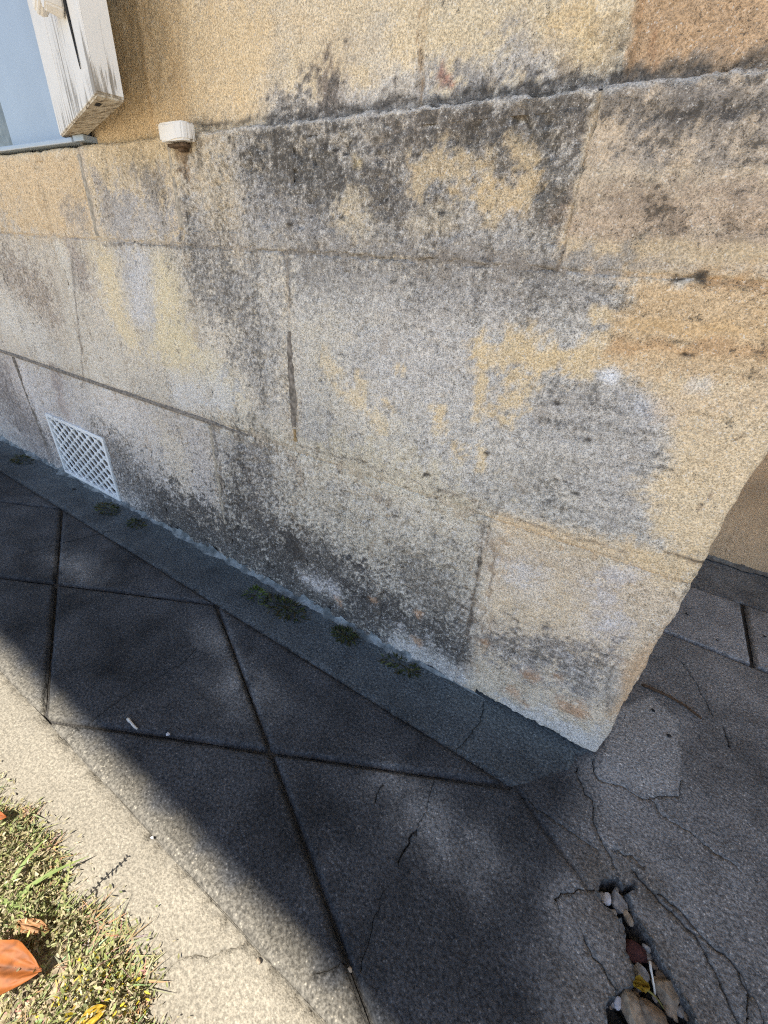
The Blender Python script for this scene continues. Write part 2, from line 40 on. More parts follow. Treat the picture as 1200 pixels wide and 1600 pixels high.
CRACKS=[([(0.0907,-0.0048),(0.0925,-0.0159),(0.0983,-0.0248)],0.0012,0.006),([(0.0705,-0.0089),(0.0748,-0.0318),(0.0876,-0.0496),(0.097,-0.0542),(0.1042,-0.0786),(0.1081,-0.0908),(0.1179,-0.0956),(0.1298,-0.1111)],0.001,0.006),([(0.0983,-0.0248),(0.1262,-0.0173),(0.1498,-0.0166),(0.1845,0.0112),(0.189,0.0346)],0.0007,0.003),([(0.1584,-0.0125),(0.1676,-0.0249),(0.1974,-0.0254),(0.2171,-0.0338),(0.2382,-0.0353)],0.0006,0.004),([(0.0182,-0.0919),(0.0513,-0.1144),(0.0923,-0.1355),(0.1064,-0.1448)],0.0032,0.0032),([(0.1276,-0.0918),(0.1425,-0.0907),(0.1566,-0.0925)],0.0007,0.004),([(0.1455,-0.1038),(0.1595,-0.1095),(0.1712,-0.1171),(0.1898,-0.1199),(0.2018,-0.1264),(0.2081,-0.1354),(0.216,-0.1465),(0.2285,-0.1672),(0.2338,-0.1824)],0.0015,0.009),([(0.1692,-0.1096),(0.1897,-0.1127),(0.207,-0.123),(0.2205,-0.1243),(0.2313,-0.1299),(0.2381,-0.1439),(0.2376,-0.1642),(0.2383,-0.1795)],0.0011,0.007),([(0.2357,-0.1336),(0.244,-0.1431),(0.2486,-0.1542),(0.2495,-0.1723)],0.0008,0.005),([(0.1111,-0.1862),(0.1179,-0.1933),(0.1315,-0.1987),(0.1424,-0.2038)],0.001,0.005),([(0.0826,-0.1701),(0.0923,-0.1578),(0.1122,-0.1428)],0.001,0.004),([(0.0826,-0.1701),(0.0867,-0.18)],0.0006,0.003),([(0.1722,0.2627),(0.1879,0.2516),(0.2053,0.2193),(0.2178,0.1875),(0.225,0.1675)],0.0009,0.004),([(0.2372,0.1525),(0.243,0.1278)],0.0014,0.005),([(-0.0539,-0.0072),(-0.0495,-0.0359),(-0.0562,-0.0794),(-0.0607,-0.0895)],0.0007,0.004),([(-0.0671,-0.1318),(-0.0616,-0.1756),(-0.0607,-0.1996)],0.00055,0.003),([(-0.0607,-0.1996),(-0.0609,-0.2103),(-0.0623,-0.2214),(-0.0615,-0.232)],0.0016,0.005),([(-0.0614,-0.2601),(-0.0572,-0.2886),(-0.052,-0.3065),(-0.0491,-0.323)],0.00055,0.003),([(-0.1165,-0.1805),(-0.1111,-0.1982)],0.0009,0.004),([(-0.0625,-0.3205),(-0.0737,-0.3301),(-0.0805,-0.3355)],0.0012,0.004),([(-0.4672,-0.3561),(-0.4636,-0.3207),(-0.4619,-0.2663),(-0.4496,-0.1987),(-0.4573,-0.1745)],0.0008,0.003),([(-0.9149,-0.2349),(-0.9011,-0.1706),(-0.8706,-0.0809)],0.001,0.003),([(-0.4891,-0.3438),(-0.4627,-0.3379)],0.001,0.003),([(0.0178,-0.0956),(0.0527,-0.1004),(0.0917,-0.104),(0.1114,-0.1047)],0.0006,0.002),([(-0.1954,-0.4383),(-0.182,-0.3907),(-0.1645,-0.3815),(-0.1479,-0.3611)],0.0005,0.002)]
HOLE=[(0.1157,-0.1404),(0.1177,-0.1293),(0.1326,-0.1164),(0.1392,-0.1217),(0.1471,-0.1113),(0.1494,-0.1159),(0.143,-0.1252),(0.1483,-0.1325),(0.1521,-0.143),(0.162,-0.149),(0.173,-0.1587),(0.1834,-0.1693),(0.1931,-0.1778),(0.2007,-0.1882),(0.2049,-0.1986),(0.1372,-0.2426),(0.1356,-0.2306),(0.1357,-0.2124),(0.1454,-0.201),(0.1522,-0.1928),(0.1532,-0.1845),(0.1477,-0.1753),(0.1443,-0.1641),(0.1422,-0.1559),(0.1375,-0.1518),(0.1296,-0.1496),(0.122,-0.1499)]
HOLE_STONES=[((0.1795,-0.1779),0.011),((0.1852,-0.1829),0.008),((0.156,-0.2091),0.013),((0.1708,-0.2029),0.0125),((0.1263,-0.1383),0.006),((0.1375,-0.1338),0.0095),((0.156,-0.1649),0.01),((0.1453,-0.2083),0.0045),((0.1469,-0.1428),0.006),((0.1652,-0.2017),0.006),((0.1605,-0.1797),0.009),((0.1777,-0.2004),0.008)]
GP={'white_twig':[(-0.4277,-0.2978),(-0.4166,-0.2985),(-0.405,-0.2988)],'pebble':[(-0.3683,-0.2814)],'stick':[(0.1345,0.1621),(0.1661,0.1629),(0.1908,0.1584),(0.2104,0.1478)],'hole_twig':[(0.1633,-0.1707),(0.1653,-0.1765),(0.1709,-0.1879)],'yleaf':[(0.1587,-0.1907)],'leafstem':[(0.1611,-0.1899),(0.171,-0.1894),(0.1775,-0.1923)],'weeds':[(-1.3827,-0.0337),(-0.9577,-0.0363),(-0.8519,-0.0335),(-0.473,-0.0402),(-0.4096,-0.0338),(-0.2869,-0.0222),(-0.1853,-0.0198),(-0.3813,-0.0245)],'debris':[(-1.1139,-0.0333),(-1.1026,-0.0458),(-0.0612,0.2378),(-0.0332,-0.1737),(0.1256,0.3983),(0.2387,0.3482),(0.1935,0.3942),(0.3135,0.4134),(0.2871,0.4324),(0.1251,-0.1371),(0.1512,0.1244),(0.1722,0.0927)],'chip':[(-0.1257,-0.3597),(-0.0576,-0.3205),(-0.2833,-0.3566),(-0.0299,-0.2191)],'grassline':[(-0.9142,-0.5407),(-0.5618,-0.4449),(-0.4397,-0.4284),(-0.4067,-0.4155),(-0.3603,-0.4151),(-0.3226,-0.4208),(-0.2932,-0.4292),(-0.269,-0.4195),(-0.2279,-0.4114),(-0.1928,-0.4158),(-0.1734,-0.4318),(-0.1384,-0.4379),(-0.0933,-0.4342)],'leaf':[(-0.2789,-0.4786)],'leaf2':[(-0.4191,-0.4359)],'blade':[(-0.336,-0.4468)],'stem':[(-0.2895,-0.4309)],'patch':[(0.0959,0.029),(0.1028,0.1029),(0.1495,0.1552),(0.1909,0.1283),(0.1911,0.036),(0.1845,0.0112),(0.1498,-0.0166),(0.1262,-0.0173),(0.0983,-0.0248)]}

# ------------------------------------------------------------------ numpy noise
_perm = RNG.permutation(256); _perm = np.concatenate([_perm, _perm, _perm])
_grad = RNG.normal(size=(256, 3)); _grad /= np.linalg.norm(_grad, axis=1)[:, None]
def pn(x, y, z=0.0):
    x, y, z = np.broadcast_arrays(np.asarray(x, float), np.asarray(y, float), np.asarray(z, float))
    xi, yi, zi = np.floor(x).astype(int), np.floor(y).astype(int), np.floor(z).astype(int)
    xf, yf, zf = x - xi, y - yi, z - zi
    f = lambda t: t*t*t*(t*(t*6 - 15) + 10)
    u, v, w = f(xf), f(yf), f(zf)
    r = 0
    for i in (0, 1):
        for j in (0, 1):
            for k in (0, 1):
                h = _perm[_perm[_perm[(xi+i) & 255] + ((yi+j) & 255)] + ((zi+k) & 255)]
                g = _grad[h]
                d = g[..., 0]*(xf-i) + g[..., 1]*(yf-j) + g[..., 2]*(zf-k)
                r = r + d*(u if i else 1-u)*(v if j else 1-v)*(w if k else 1-w)
    return r*1.6
def fbm(x, y, z=0.0, o=3, g=.5):
    s, a, t = 1.0, 1.0, 0
    for k in range(o):
        t = t + a*pn(x*s + 17.3*k, y*s - 9.1*k, np.asarray(z)*s + 5.7*k); s *= 2.03; a *= g
    return t
def sstep(a, b, x):
    t = np.clip((x - a)/(b - a), 0, 1); return t*t*(3 - 2*t)
def lin(c):
    c = np.asarray(c, float)/255; return np.where(c <= .04045, c/12.92, ((c + .055)/1.055)**2.4)
def seg_dist(px, py, pts, closed=False):
    pts = np.asarray(pts, float); n = len(pts); best = np.full(px.shape, 1e9)
    for i in range(n if closed else n-1):
        a, b = pts[i], pts[(i+1) % n]; ab = b - a; L = max(ab @ ab, 1e-12)
        t = np.clip(((px-a[0])*ab[0] + (py-a[1])*ab[1])/L, 0, 1)
        best = np.minimum(best, np.hypot(px-a[0]-t*ab[0], py-a[1]-t*ab[1]))
    return best
def inside(px, py, pts):
    pts = np.asarray(pts, float); n = len(pts); r = np.zeros(px.shape, bool)
    for i in range(n):
        (x0, y0), (x1, y1) = pts[i], pts[(i+1) % n]
        c = (y0 > py) != (y1 > py)
        with np.errstate(divide='ignore', invalid='ignore'):
            r ^= c & (px < (x1-x0)*(py-y0)/(y1-y0 if y1 != y0 else 1e-12) + x0)
    return r

# ------------------------------------------------------------------ objects
def link(name, me, mat=None, parent=None):
    o = bpy.data.objects.new(name, me); COL.objects.link(o)
    if mat is not None and me is not None: me.materials.append(mat)
    if parent is not None: o.parent = parent
    return o
def empty(name, loc=(0, 0, 0)):
    o = bpy.data.objects.new(name, None); COL.objects.link(o); o.location = loc; o.empty_display_size = .05
    return o
def tag(o, label=None, cat=None, group=None, kind=None):
    for k, v in (('label', label), ('category', cat), ('group', group), ('kind', kind)):
        if v: o[k] = v
    return o
def mesh(name, V, F, smooth=True):
    me = bpy.data.meshes.new(name)
    me.from_pydata([tuple(map(float, v)) for v in V] if not isinstance(V, np.ndarray) else V.tolist(), [], F)
    if smooth: me.polygons.foreach_set('use_smooth', [True]*len(me.polygons))
    me.update(); return me
def attr(me, name, rgb):
    a = me.attributes.new(name, 'FLOAT_COLOR', 'POINT')
    d = np.ones((len(me.vertices), 4), np.float32); d[:, :3] = rgb
    a.data.foreach_set('color', d.ravel())
def boxes(name, bl, mat, parent=None, bevel=.0):
    """one mesh out of boxes (x0,x1,y0,y1,z0,z1)"""
    bm = bmesh.new()
    for b in bl:
        x0, x1, y0, y1, z0, z1 = b
        vs = [bm.verts.new((x, y, z)) for z in (z0, z1) for (x, y) in ((x0, y0), (x1, y0), (x1, y1), (x0, y1))]
        for f in ((3, 2, 1, 0), (4, 5, 6, 7), (0, 1, 5, 4), (1, 2, 6, 5), (2, 3, 7, 6), (3, 0, 4, 7)):
            bm.faces.new([vs[i] for i in f])
    if bevel: bmesh.ops.bevel(bm, geom=bm.edges[:], offset=bevel, segments=2, profile=.6, affect='EDGES')
    me = bpy.data.meshes.new(name); bm.to_mesh(me); bm.free()
    return link(name, me, mat, parent)

# ------------------------------------------------------------------ materials
class NT:
    def __init__(s, name):
        s.m = bpy.data.materials.new(name); s.m.use_nodes = True
        s.t = s.m.node_tree; s.b = s.t.nodes['Principled BSDF']; s.n = s.t.nodes; s.l = s.t.links
        s.pos = s.n.new('ShaderNodeNewGeometry').outputs['Position']
    def _in(s, sock, v):
        if hasattr(v, 'is_linked') or isinstance(v, bpy.types.NodeSocket): s.l.new(v, sock)
        else:
            if isinstance(v, (tuple, list)) and len(v) == 3 and sock.type == 'RGBA': v = (*v, 1)
            sock.default_value = v
    def noise(s, scale, detail=2, rough=.5, off=0.0, vec=None, stretch=None):
        v = vec or s.pos
        if off or stretch:
            mp = s.n.new('ShaderNodeMapping'); s.l.new(v, mp.inputs[0]); mp.inputs[1].default_value = (off, off*.7, off*1.3)
            if stretch: mp.inputs[3].default_value = stretch
            v = mp.outputs[0]
        n = s.n.new('ShaderNodeTexNoise'); s.l.new(v, n.inputs['Vector'])
        n.inputs['Scale'].default_value = scale; n.inputs['Detail'].default_value = detail; n.inputs['Roughness'].default_value = rough
        return n.outputs['Fac']
    def voro(s, scale, out='Distance', vec=None, rnd=1.0):
        n = s.n.new('ShaderNodeTexVoronoi'); s.l.new(vec or s.pos, n.inputs['Vector']); n.inputs['Scale'].default_value = scale
        n.inputs['Randomness'].default_value = rnd
        return n.outputs if out is None else n.outputs[out]
    def math(s, op, a, b=0.0, c=None, clamp=False):
        n = s.n.new('ShaderNodeMath'); n.operation = op; n.use_clamp = clamp
        s._in(n.inputs[0], a); s._in(n.inputs[1], b)
        if c is not None: s._in(n.inputs[2], c)
        return n.outputs[0]
    def ramp(s, v, a, b, lo=0.0, hi=1.0):
        n = s.n.new('ShaderNodeMapRange'); n.interpolation_type = 'SMOOTHSTEP'
        for i, x in enumerate((v, a, b, lo, hi)): s._in(n.inputs[i], x)
        return n.outputs[0]
    def mix(s, f, a, b, mode='MIX'):
        n = s.n.new('ShaderNodeMix'); n.data_type = 'RGBA'; n.blend_type = mode
        s._in(n.inputs[0], f); s._in(n.inputs[6], a); s._in(n.inputs[7], b)
        return n.outputs[2]
    def att(s, name):
        n = s.n.new('ShaderNodeAttribute'); n.attribute_name = name; return n.outputs['Color']
    def sep(s, c):
        n = s.n.new('ShaderNodeSeparateColor'); s.l.new(c, n.inputs[0]); return n.outputs
    def bump(s, h, strength=.5, dist=.002, normal=None):
        n = s.n.new('ShaderNodeBump'); s._in(n.inputs['Height'], h); n.inputs['Strength'].default_value = strength; n.inputs['Distance'].default_value = dist
        if normal is not None: s.l.new(normal, n.inputs['Normal'])
        return n.outputs[0]
    def out(s, color, rough=.9, normal=None, spec=.25):
        s._in(s.b.inputs['Base Color'], color); s._in(s.b.inputs['Roughness'], rough); s.b.inputs['Specular IOR Level'].default_value = spec
        if normal is not None: s.l.new(normal, s.b.inputs['Normal'])
        return s.m

def grey(t, v):
    n = t.n.new('ShaderNodeCombineColor')
    for i in range(3): t.l.new(v, n.inputs[i])
    return n.outputs[0]
def mat_stone():
    t = NT('weathered_sandstone'); pig = t.att('pig'); K, L, P = t.sep(t.att('msk'))[:3]
    n1 = t.noise(590, 2, .7); n2 = t.noise(210, 3, .7, 3.1); n3 = t.noise(620, 1, .6, 7.7)
    kc = t.math('MULTIPLY', t.math('ADD', K, L), .37, clamp=True)
    c = t.mix(1.0, pig, grey(t, t.ramp(n1, .30, .70, t.math('SUBTRACT', .80, kc), t.math('ADD', 1.18, kc))), 'MULTIPLY')           # sand grain
    k0 = t.math('ADD', t.math('MULTIPLY', n1, .72), t.math('MULTIPLY', n2, .53))
    thr = t.math('SUBTRACT', .815, t.math('MULTIPLY', K, .365))
    dk = t.ramp(k0, thr, t.math('ADD', thr, .19))
    c = t.mix(t.math('MULTIPLY', dk, .86), c, (.058, .053, .048))                        # dark crust grains
    l0 = t.math('SUBTRACT', t.math('MULTIPLY', n3, .75), t.math('MULTIPLY', n2, .45))
    thl = t.math('SUBTRACT', .30, t.math('MULTIPLY', L, .17))
    lt = t.ramp(l0, thl, t.math('ADD', thl, .09))
    c = t.mix(t.math('MULTIPLY', lt, .62), c, (.80, .77, .72))                           # pale grains
    h = t.math('SUBTRACT', t.math('ADD', t.math('MULTIPLY', n1, .5), t.math('MULTIPLY', n2, .9)), t.math('MULTIPLY', dk, .5))
    return t.out(c, .95, t.bump(h, .9, .0024), .15)
def mat_concrete(name, speck=1.0, coarse=1.0, lo=.55, hi=1.42, bs=.6):
    t = NT(name); pig = t.att('pig'); K, L, P = t.sep(t.att('msk'))[:3]
    v1 = t.voro(500/coarse, None); rv = t.sep(v1['Color'])[0]; rd = v1['Distance']
    n1 = t.noise(300/coarse, 2, .65); n2 = t.noise(1100/coarse, 1, .5)
    c = t.mix(1.0, pig, grey(t, t.ramp(n1, .3, .7, lo, hi)), 'MULTIPLY')
    near = t.ramp(rd, .62, .28)
    c = t.mix(t.math('MULTIPLY', t.math('MULTIPLY', t.ramp(rv, .80, .99), near), .75*speck), c, t.mix(1.0, c, (2.5, 2.45, 2.35), 'MULTIPLY'))
    c = t.mix(t.math('MULTIPLY', t.math('MULTIPLY', t.ramp(rv, .22, .05), near), .6*speck), c, t.mix(1.0, c, (.3, .3, .31), 'MULTIPLY'))
    c = t.mix(t.math('MULTIPLY', K, .9), c, (.012, .012, .012))          # soil and grime lying in the joints
    h = t.math('ADD', t.math('ADD', n1, t.math('MULTIPLY', rd, -.6)), t.math('MULTIPLY', n2, .25))
    return t.out(c, .9, t.bump(h, bs, .0016*coarse), .2)
def mat_mortar():
    t = NT('lime_mortar'); n1 = t.noise(260, 3, .65); n2 = t.noise(45, 3, .6, 4.)
    c = t.mix(t.ramp(n2, .35, .65), (.17, .145, .12), (.30, .275, .24))
    c = t.mix(t.ramp(n1, .35, .7, 0, .7), c, (.10, .09, .08))
    return t.out(c, .95, t.bump(n1, .6, .0015), .15)
def mat_fillet():
    t = NT('grey_cement_fillet'); n1 = t.noise(240, 3, .65); n2 = t.noise(40, 4, .6, 4.)
    c = t.mix(t.ramp(n2, .35, .68), (.10, .115, .12), (.33, .36, .37))
    c = t.mix(t.ramp(n1, .5, .75, 0, .6), c, (.07, .075, .075))
    return t.out(c, .92, t.bump(n1, .5, .0012), .2)
def mat_paint(name, col, wear=.3, grey=(.23, .19, .14), rough=.5, stretch=(1, 1, .06), low=None):
    t = NT(name); n1 = t.noise(160, 4, .6, 1., stretch=stretch); n2 = t.noise(9, 3, .6, 2.); n3 = t.noise(420, 2, .5)
    c = t.mix(t.ramp(n2, .35, .7, 0, .35), col, tuple(x*.78 for x in col))
    s = t.math('ADD', t.math('MULTIPLY', n1, .7), t.math('MULTIPLY', n2, .5))
    if low:
        sx = t.n.new('ShaderNodeSeparateXYZ'); t.l.new(t.pos, sx.inputs[0]); s = t.math('ADD', s, t.math('MULTIPLY', t.ramp(sx.outputs[2], low[1], low[0]), .11))
    f = t.ramp(s, .83 - .25*wear, .90 - .25*wear)
    c = t.mix(t.math('MULTIPLY', f, .85), c, grey)
    if wear > 0:
        n5 = t.noise(70, 3, .6, 6., stretch=stretch); cr = t.math('MULTIPLY', t.ramp(t.math('ABSOLUTE', t.math('SUBTRACT', n5, .5)), .010, .003), t.ramp(n2, .46, .58))
        c = t.mix(t.math('MULTIPLY', cr, .8), c, tuple(x*.45 for x in grey)); f = t.math('MAXIMUM', f, cr)
    h = t.math('SUBTRACT', t.math('MULTIPLY', n3, .15), f)
    return t.out(c, rough, t.bump(h, .5, .0008), .4)
def mat_plain(name, col, rough=.7, nscale=80, var=.3, spec=.3, bump=.3, dist=.001):
    t = NT(name); n = t.noise(nscale, 4, .6)
    c = t.mix(t.ramp(n, .3, .7), tuple(x*(1-var) for x in col), tuple(min(1, x*(1+var)) for x in col))
    return t.out(c, rough, t.bump(n, bump, dist), spec)
def mat_leaf(name):
    t = NT(name); pig = t.att('pig'); n = t.noise(300, 2, .5)
    c = t.mix(t.ramp(n, .3, .7, 0, .4), pig, t.mix(1.0, pig, (.6, .62, .5), 'MULTIPLY'))
    m = t.out(c, .6, None, .3)
    tr = t.n.new('ShaderNodeBsdfTranslucent'); t.l.new(c, tr.inputs[0])
    mx = t.n.new('ShaderNodeMixShader'); mx.inputs[0].default_value = .25
    o = t.n['Material Output']; t.l.new(t.b.outputs[0], mx.inputs[1]); t.l.new(tr.outputs[0], mx.inputs[2]); t.l.new(mx.outputs[0], o.inputs[0])
    return m
def mat_endgrain():
    t = NT('weathered_end_grain'); n1 = t.noise(55, 4, .65, 1., stretch=(1, 5, 1)); n2 = t.noise(260, 2, .5)
    c = t.mix(t.ramp(n1, .35, .62), (.30, .235, .16), (.62, .55, .44))
    c = t.mix(t.ramp(n1, .40, .33, 0, .9), c, (.05, .04, .03))
    return t.out(c, .9, t.bump(t.math('ADD', n1, t.math('MULTIPLY', n2, .3)), .7, .002), .2)

STONE = mat_stone(); MORTAR = mat_mortar(); FILLET = mat_fillet()
CONC = mat_concrete('scored_concrete'); CONC_OUT = mat_concrete('coarse_concrete_edging', .30, .85, .70, 1.27, .6)
WHITE = mat_paint('peeling_white_paint', (.76, .73, .69), .55, low=(.655, .73))
WHITE_EDGE = mat_paint('cracked_white_edge_paint', (.86, .83, .79), .44, low=(.650, .71))
FRAME = mat_paint('smooth_white_frame_paint', (.36, .43, .52), .0, rough=.28)  # white paint with the blue sky reflection mixed into its colour
ENDG = mat_endgrain(); VENTM = mat_paint('chalky_white_vent_paint', (.80, .82, .83), .36, (.26, .25, .23), .6, (1, 1, 1))
DARK = mat_plain('dark_cavity', (.02, .02, .021), .9); RUST = mat_plain('rust_stain', (.10, .065, .04), .85, 200, .5)
LEAF = mat_leaf('leaf_blades'); SOIL = mat_plain('dry_soil', (.24, .195, .135), .95, 120, .5, .1, .8, .004)
TWIG = mat_plain('dry_twig', (.10, .06, .035), .85, 300, .4); PALETWIG = mat_plain('bleached_twig', (.62, .60, .56), .8, 300, .15)
TIMBER = mat_plain('painted_soffit', (.20, .20, .20), .6, 20, .1); IRON = mat_plain('roof_iron', (.30, .31, .32), .5, 10, .15)

# ------------------------------------------------------------------ stones of the wall
AL = 1.52
def paint(x, z, base=(186, 172, 148), rough=None, items=PAINT):
    n = len(x); pig = np.tile(lin(base), (n, 1)); K = np.full(n, .35); L = np.full(n, .35)
    na = fbm(x*42, z*42, 3.3, 4, .65); nb = fbm(x*170, z*170, 8.1, 2, .7)
    wx = x + .004*pn(x*45, z*45, 1.) + .0018*pn(x*130, z*130, 2.)
    wz = z + .004*pn(x*45, z*45, 11.) + .0018*pn(x*130, z*130, 12.)
    for kind, pts, r, c, a, k, l, e in items:
        p = np.asarray(pts); m = 3*r if kind == 's' else 2*r
        sel = np.nonzero((wx > p[:, 0].min()-m) & (wx < p[:, 0].max()+m) & (wz > p[:, 1].min()-m) & (wz < p[:, 1].max()+m))[0]
        if not len(sel): continue
        nz = e*(1.0*na[sel] + 1.0*nb[sel])
        if kind == 's':
            al = sstep(1.75, .30, seg_dist(wx[sel], wz[sel], pts)/r + nz)
        else:
            sd = seg_dist(wx[sel], wz[sel], pts, True); sd = np.where(inside(wx[sel], wz[sel], pts), -sd, sd)
            al = sstep(.9, -.9, sd/(r*(1.0 if e < .35 else 1.8)) + nz)
        al = al*a
        pig[sel] += (lin(c) - pig[sel])*al[:, None]
        if k is not None: K[sel] += (k - K[sel])*al
        if l is not None: L[sel] += (l - L[sel])*al
    dr = fbm(x*7, z*7, 2.5, 4, .6); pig = pig*(1 + .20*dr + .15*na + .07*nb)[:, None]
    K = np.clip(K + .12*na, 0, 1); L = np.clip(L + .12*nb, 0, 1)
    bed = sstep(-.16, -.02, x)*sstep(.27, .34, z)*sstep(.66, .64, z)
    pig = pig*(1 + (.13*bed*fbm(x*5, z*150 + .6*pn(x*9, z*20, 3.), 4., 3, .6)))[:, None]; K = np.clip(K + .22*bed*fbm(x*9, z*110, 7., 2), 0, 1)
    drip = sstep(.05, .75, fbm(x*34, z*2.2, 6., 3, .6))*sstep(.66, .60, z)
    K = np.clip(K + .10*drip, 0, 1); pig = pig*(1 - .05*drip)[:, None]
    low = sstep(.31, .20, z)*sstep(-1.1, -.6, x)*(1 - 1.6*sstep(-.12, -.09, x)); K = np.clip(K + .07 + .09*low, 0, 1)
    lz = sstep(.30, .26, z)[:, None]; pig = pig*(1 + lz*np.array((.01, -.012, .05)))
    lum = (pig @ np.array((.3, .6, .1)))[:, None]; pig = lum + (pig - lum)*.76
    pig = pig*AL; mx = pig.max(1, keepdims=True); pig = pig*(np.where(mx > .5, .5 + .30*(1 - np.exp(-(mx - .5)/.30)), mx)/mx)
    return pig, K, L
def profile(a, b, step, dl, dr, rl, rr, inner=None):
    """samples across a stone: position, set-back, outward side normal"""
    P, B, N = [], [], []
    def side(p, s, d, r):
        out = []
        ds = [d] + ([x for x in (.45, .3, .2, .13, .08, .05, .03) if r*1.3 < x < d] if d > .06 else []) + [r]
        for q in ds: out.append((p, q, s))
        for th in (25, 50, 72): out.append((p - s*r*(1 - math.cos(R(th))), r*(1 - math.sin(R(th))), s*math.cos(R(th))))
        return out
    left = side(a, -1, dl, rl); right = side(b, 1, dr, rr)[::-1]
    n = max(2, int(round((b - a - rl - rr)/step)))
    mid = [(q, 0., 0.) for q in np.linspace(a + rl, b - rr, n + 1)]
    A = np.array(left + mid + right); return A[:, 0], A[:, 1], A[:, 2]
def stone(x0, x1, z0, z1, parent, y0=0.0, step=.003, corner=False, rough=1.0, hole=None, base=None, depth=.05, ledge=False, side=.65, extra=None):
    rl = .003; rr = .0055 if corner else .003
    px, bx, nx = profile(x0, x1, step, depth, side if corner else depth, rl, rr)
    pz, bz, nz = profile(z0, z1, step, depth, depth, .003, .006 if ledge else .003)
    X, Z = np.meshgrid(px, pz, indexing='ij'); Bx, Bz = np.meshgrid(bx, bz, indexing='ij'); Nx, Nz = np.meshgrid(nx, nz, indexing='ij')
    Y = Bx + Bz
    x, y, z = X.ravel(), Y.ravel(), Z.ravel(); nx_, nz_ = Nx.ravel(), Nz.ravel()
    ny = -np.sqrt(np.clip(1 - nx_**2 - nz_**2, 0, 1))
    ux = np.where(nx_ > .5, x1 + y, x)                                    # unwrap round the corner
    pig, K, L = paint(np.where(nx_ > .5, x1 - y, x), z, base or (186, 172, 148), items=PAINT if base is None else [])
    rs = random.Random(int((x0 + 7)*1e4) + int(z0*1e4)); wm = rs.uniform(-.025, .025); pig = pig*np.array((1 + wm, 1, 1 - wm))*rs.uniform(.94, 1.04)
    K = np.clip(K + rs.uniform(-.06, .06), 0, 1); L = np.clip(L + rs.uniform(-.08, .08), 0, 1)
    if base is not None:
        lo = fbm(x*9 + 3, z*9, y*9, 3); pig = pig*(1 + .35*lo)[:, None]; K = np.clip(.3 + .3*lo, 0, 1); L = np.full_like(K, .2)
    d = .0022*fbm(ux*14, z*14, 1.7, 3) + .0011*rough*fbm(ux*60, z*60, 4.4, 3, .6)
    d += .0009*rough*np.clip(.4 + K, 0, 1.2)*fbm(ux*170, z*170, 9.4, 2, .7)
    pits = sstep(.28, .62, fbm(ux*75, z*75, 6.6, 2))*np.clip(K*1.5 - .25, 0, 1)
    d -= .0035*pits*rough
    chip = sstep(.25, .7, fbm(ux*26, z*26, 2.2, 2)); d -= .0022*chip*rough*np.clip(K + .2, 0, 1)
    if extra is not None: d += extra(x, z)
    edge = np.minimum.reduce([np.abs(z - z0), np.abs(z - z1), np.abs(x - x0)])
    wob = np.clip(1 - edge/.006, 0, 1)
    if corner:
        ce = np.clip(1 - np.hypot(np.maximum(x1 - x, 0), y)/.03, 0, 1)
        d = d*(1 - .65*ce) + ce*(0.0020*fbm(z*16, x*9, y*20 + 4., 3, .6) + .0012*pn(z*70, x*60, y*60))
    x = x + nx_*d + wob*.0012*pn(z*60, x0*50, 3.); z2 = z + nz_*d*.7 + wob*.0012*pn(x*60, z0*40, 5.)
    y = y + ny*d
    y = y + y0
    cx, cy, cz = (x0 + x1)/2, y0, z0
    nX, nZ = X.shape; idx = np.arange(nX*nZ).reshape(nX, nZ)
    q = np.stack([idx[:-1, :-1], idx[1:, :-1], idx[1:, 1:], idx[:-1, 1:]], -1).reshape(-1, 4)
    if hole:
        hx, hz = X.ravel()[q].mean(1), Z.ravel()[q].mean(1)
        q = q[~((hx > hole[0]) & (hx < hole[1]) & (hz > hole[2]) & (hz < hole[3]))]
    me = mesh('stone', np.stack([x - cx, y - cy, z2 - cz], 1), q.tolist())
    attr(me, 'pig', pig); attr(me, 'msk', np.stack([K, L, pits], 1))
    o = link('stone', me, STONE, parent); o.location = (cx, cy, cz)
    return o

XC = .0924                                  # the corner of the wall
bld = tag(empty('sandstone_building', (0, 0, 0)), 'weathered sandstone building wall with a grey lichen stained plinth and worn corner', 'building')
wall = empty('wall'); wall.parent = bld
VENT = (-1.213, -.963, .008, .163)
# plinth, three courses
stone(-1.64, -.7975, .5315, .644, wall, ledge=True, step=.004)
stone(-.7955, -.589, .5315, .644, wall, ledge=True)
stone(-.5862, -.0958, .5312, .644, wall, ledge=True, rough=1.7, step=.0025)
stone(-.0942, XC, .5308, .644, wall, ledge=True, corner=True, rough=.8)
stone(-1.64, -.952, .2895, .5300, wall, step=.004)
stone(-.9485, -.4045, .2895, .5300, wall)
stone(-.4005, XC, .2850, .5295, wall, corner=True, step=.0028, rough=.9)
stone(-1.64, -1.300, .001, .2800, wall, step=.004)
stone(-1.2945, -.590, .001, .2800, wall, hole=VENT, step=.0035, rough=1.2)
stone(-.588, -.1045, .001, .2835, wall, rough=1.6, step=.0028)
stone(-.103, XC, .0060, .2842, wall, corner=True, rough=1.7, step=.0025)
# wall above the plinth, set back a little
def margin(x, z):
    return .0022*np.exp(-((x + .631)/.006)**2) - .002*sstep(-.548, -.541, x)*sstep(-.50, -.56, x)
UB = .018
stone(-.786, -.2545, .6442, .99, wall, y0=UB, extra=margin)
stone(-.251, -.0875, .6442, .99, wall, y0=UB)
stone(-.0845, XC - .01, .6442, .99, wall, y0=UB, corner=True, side=.64)
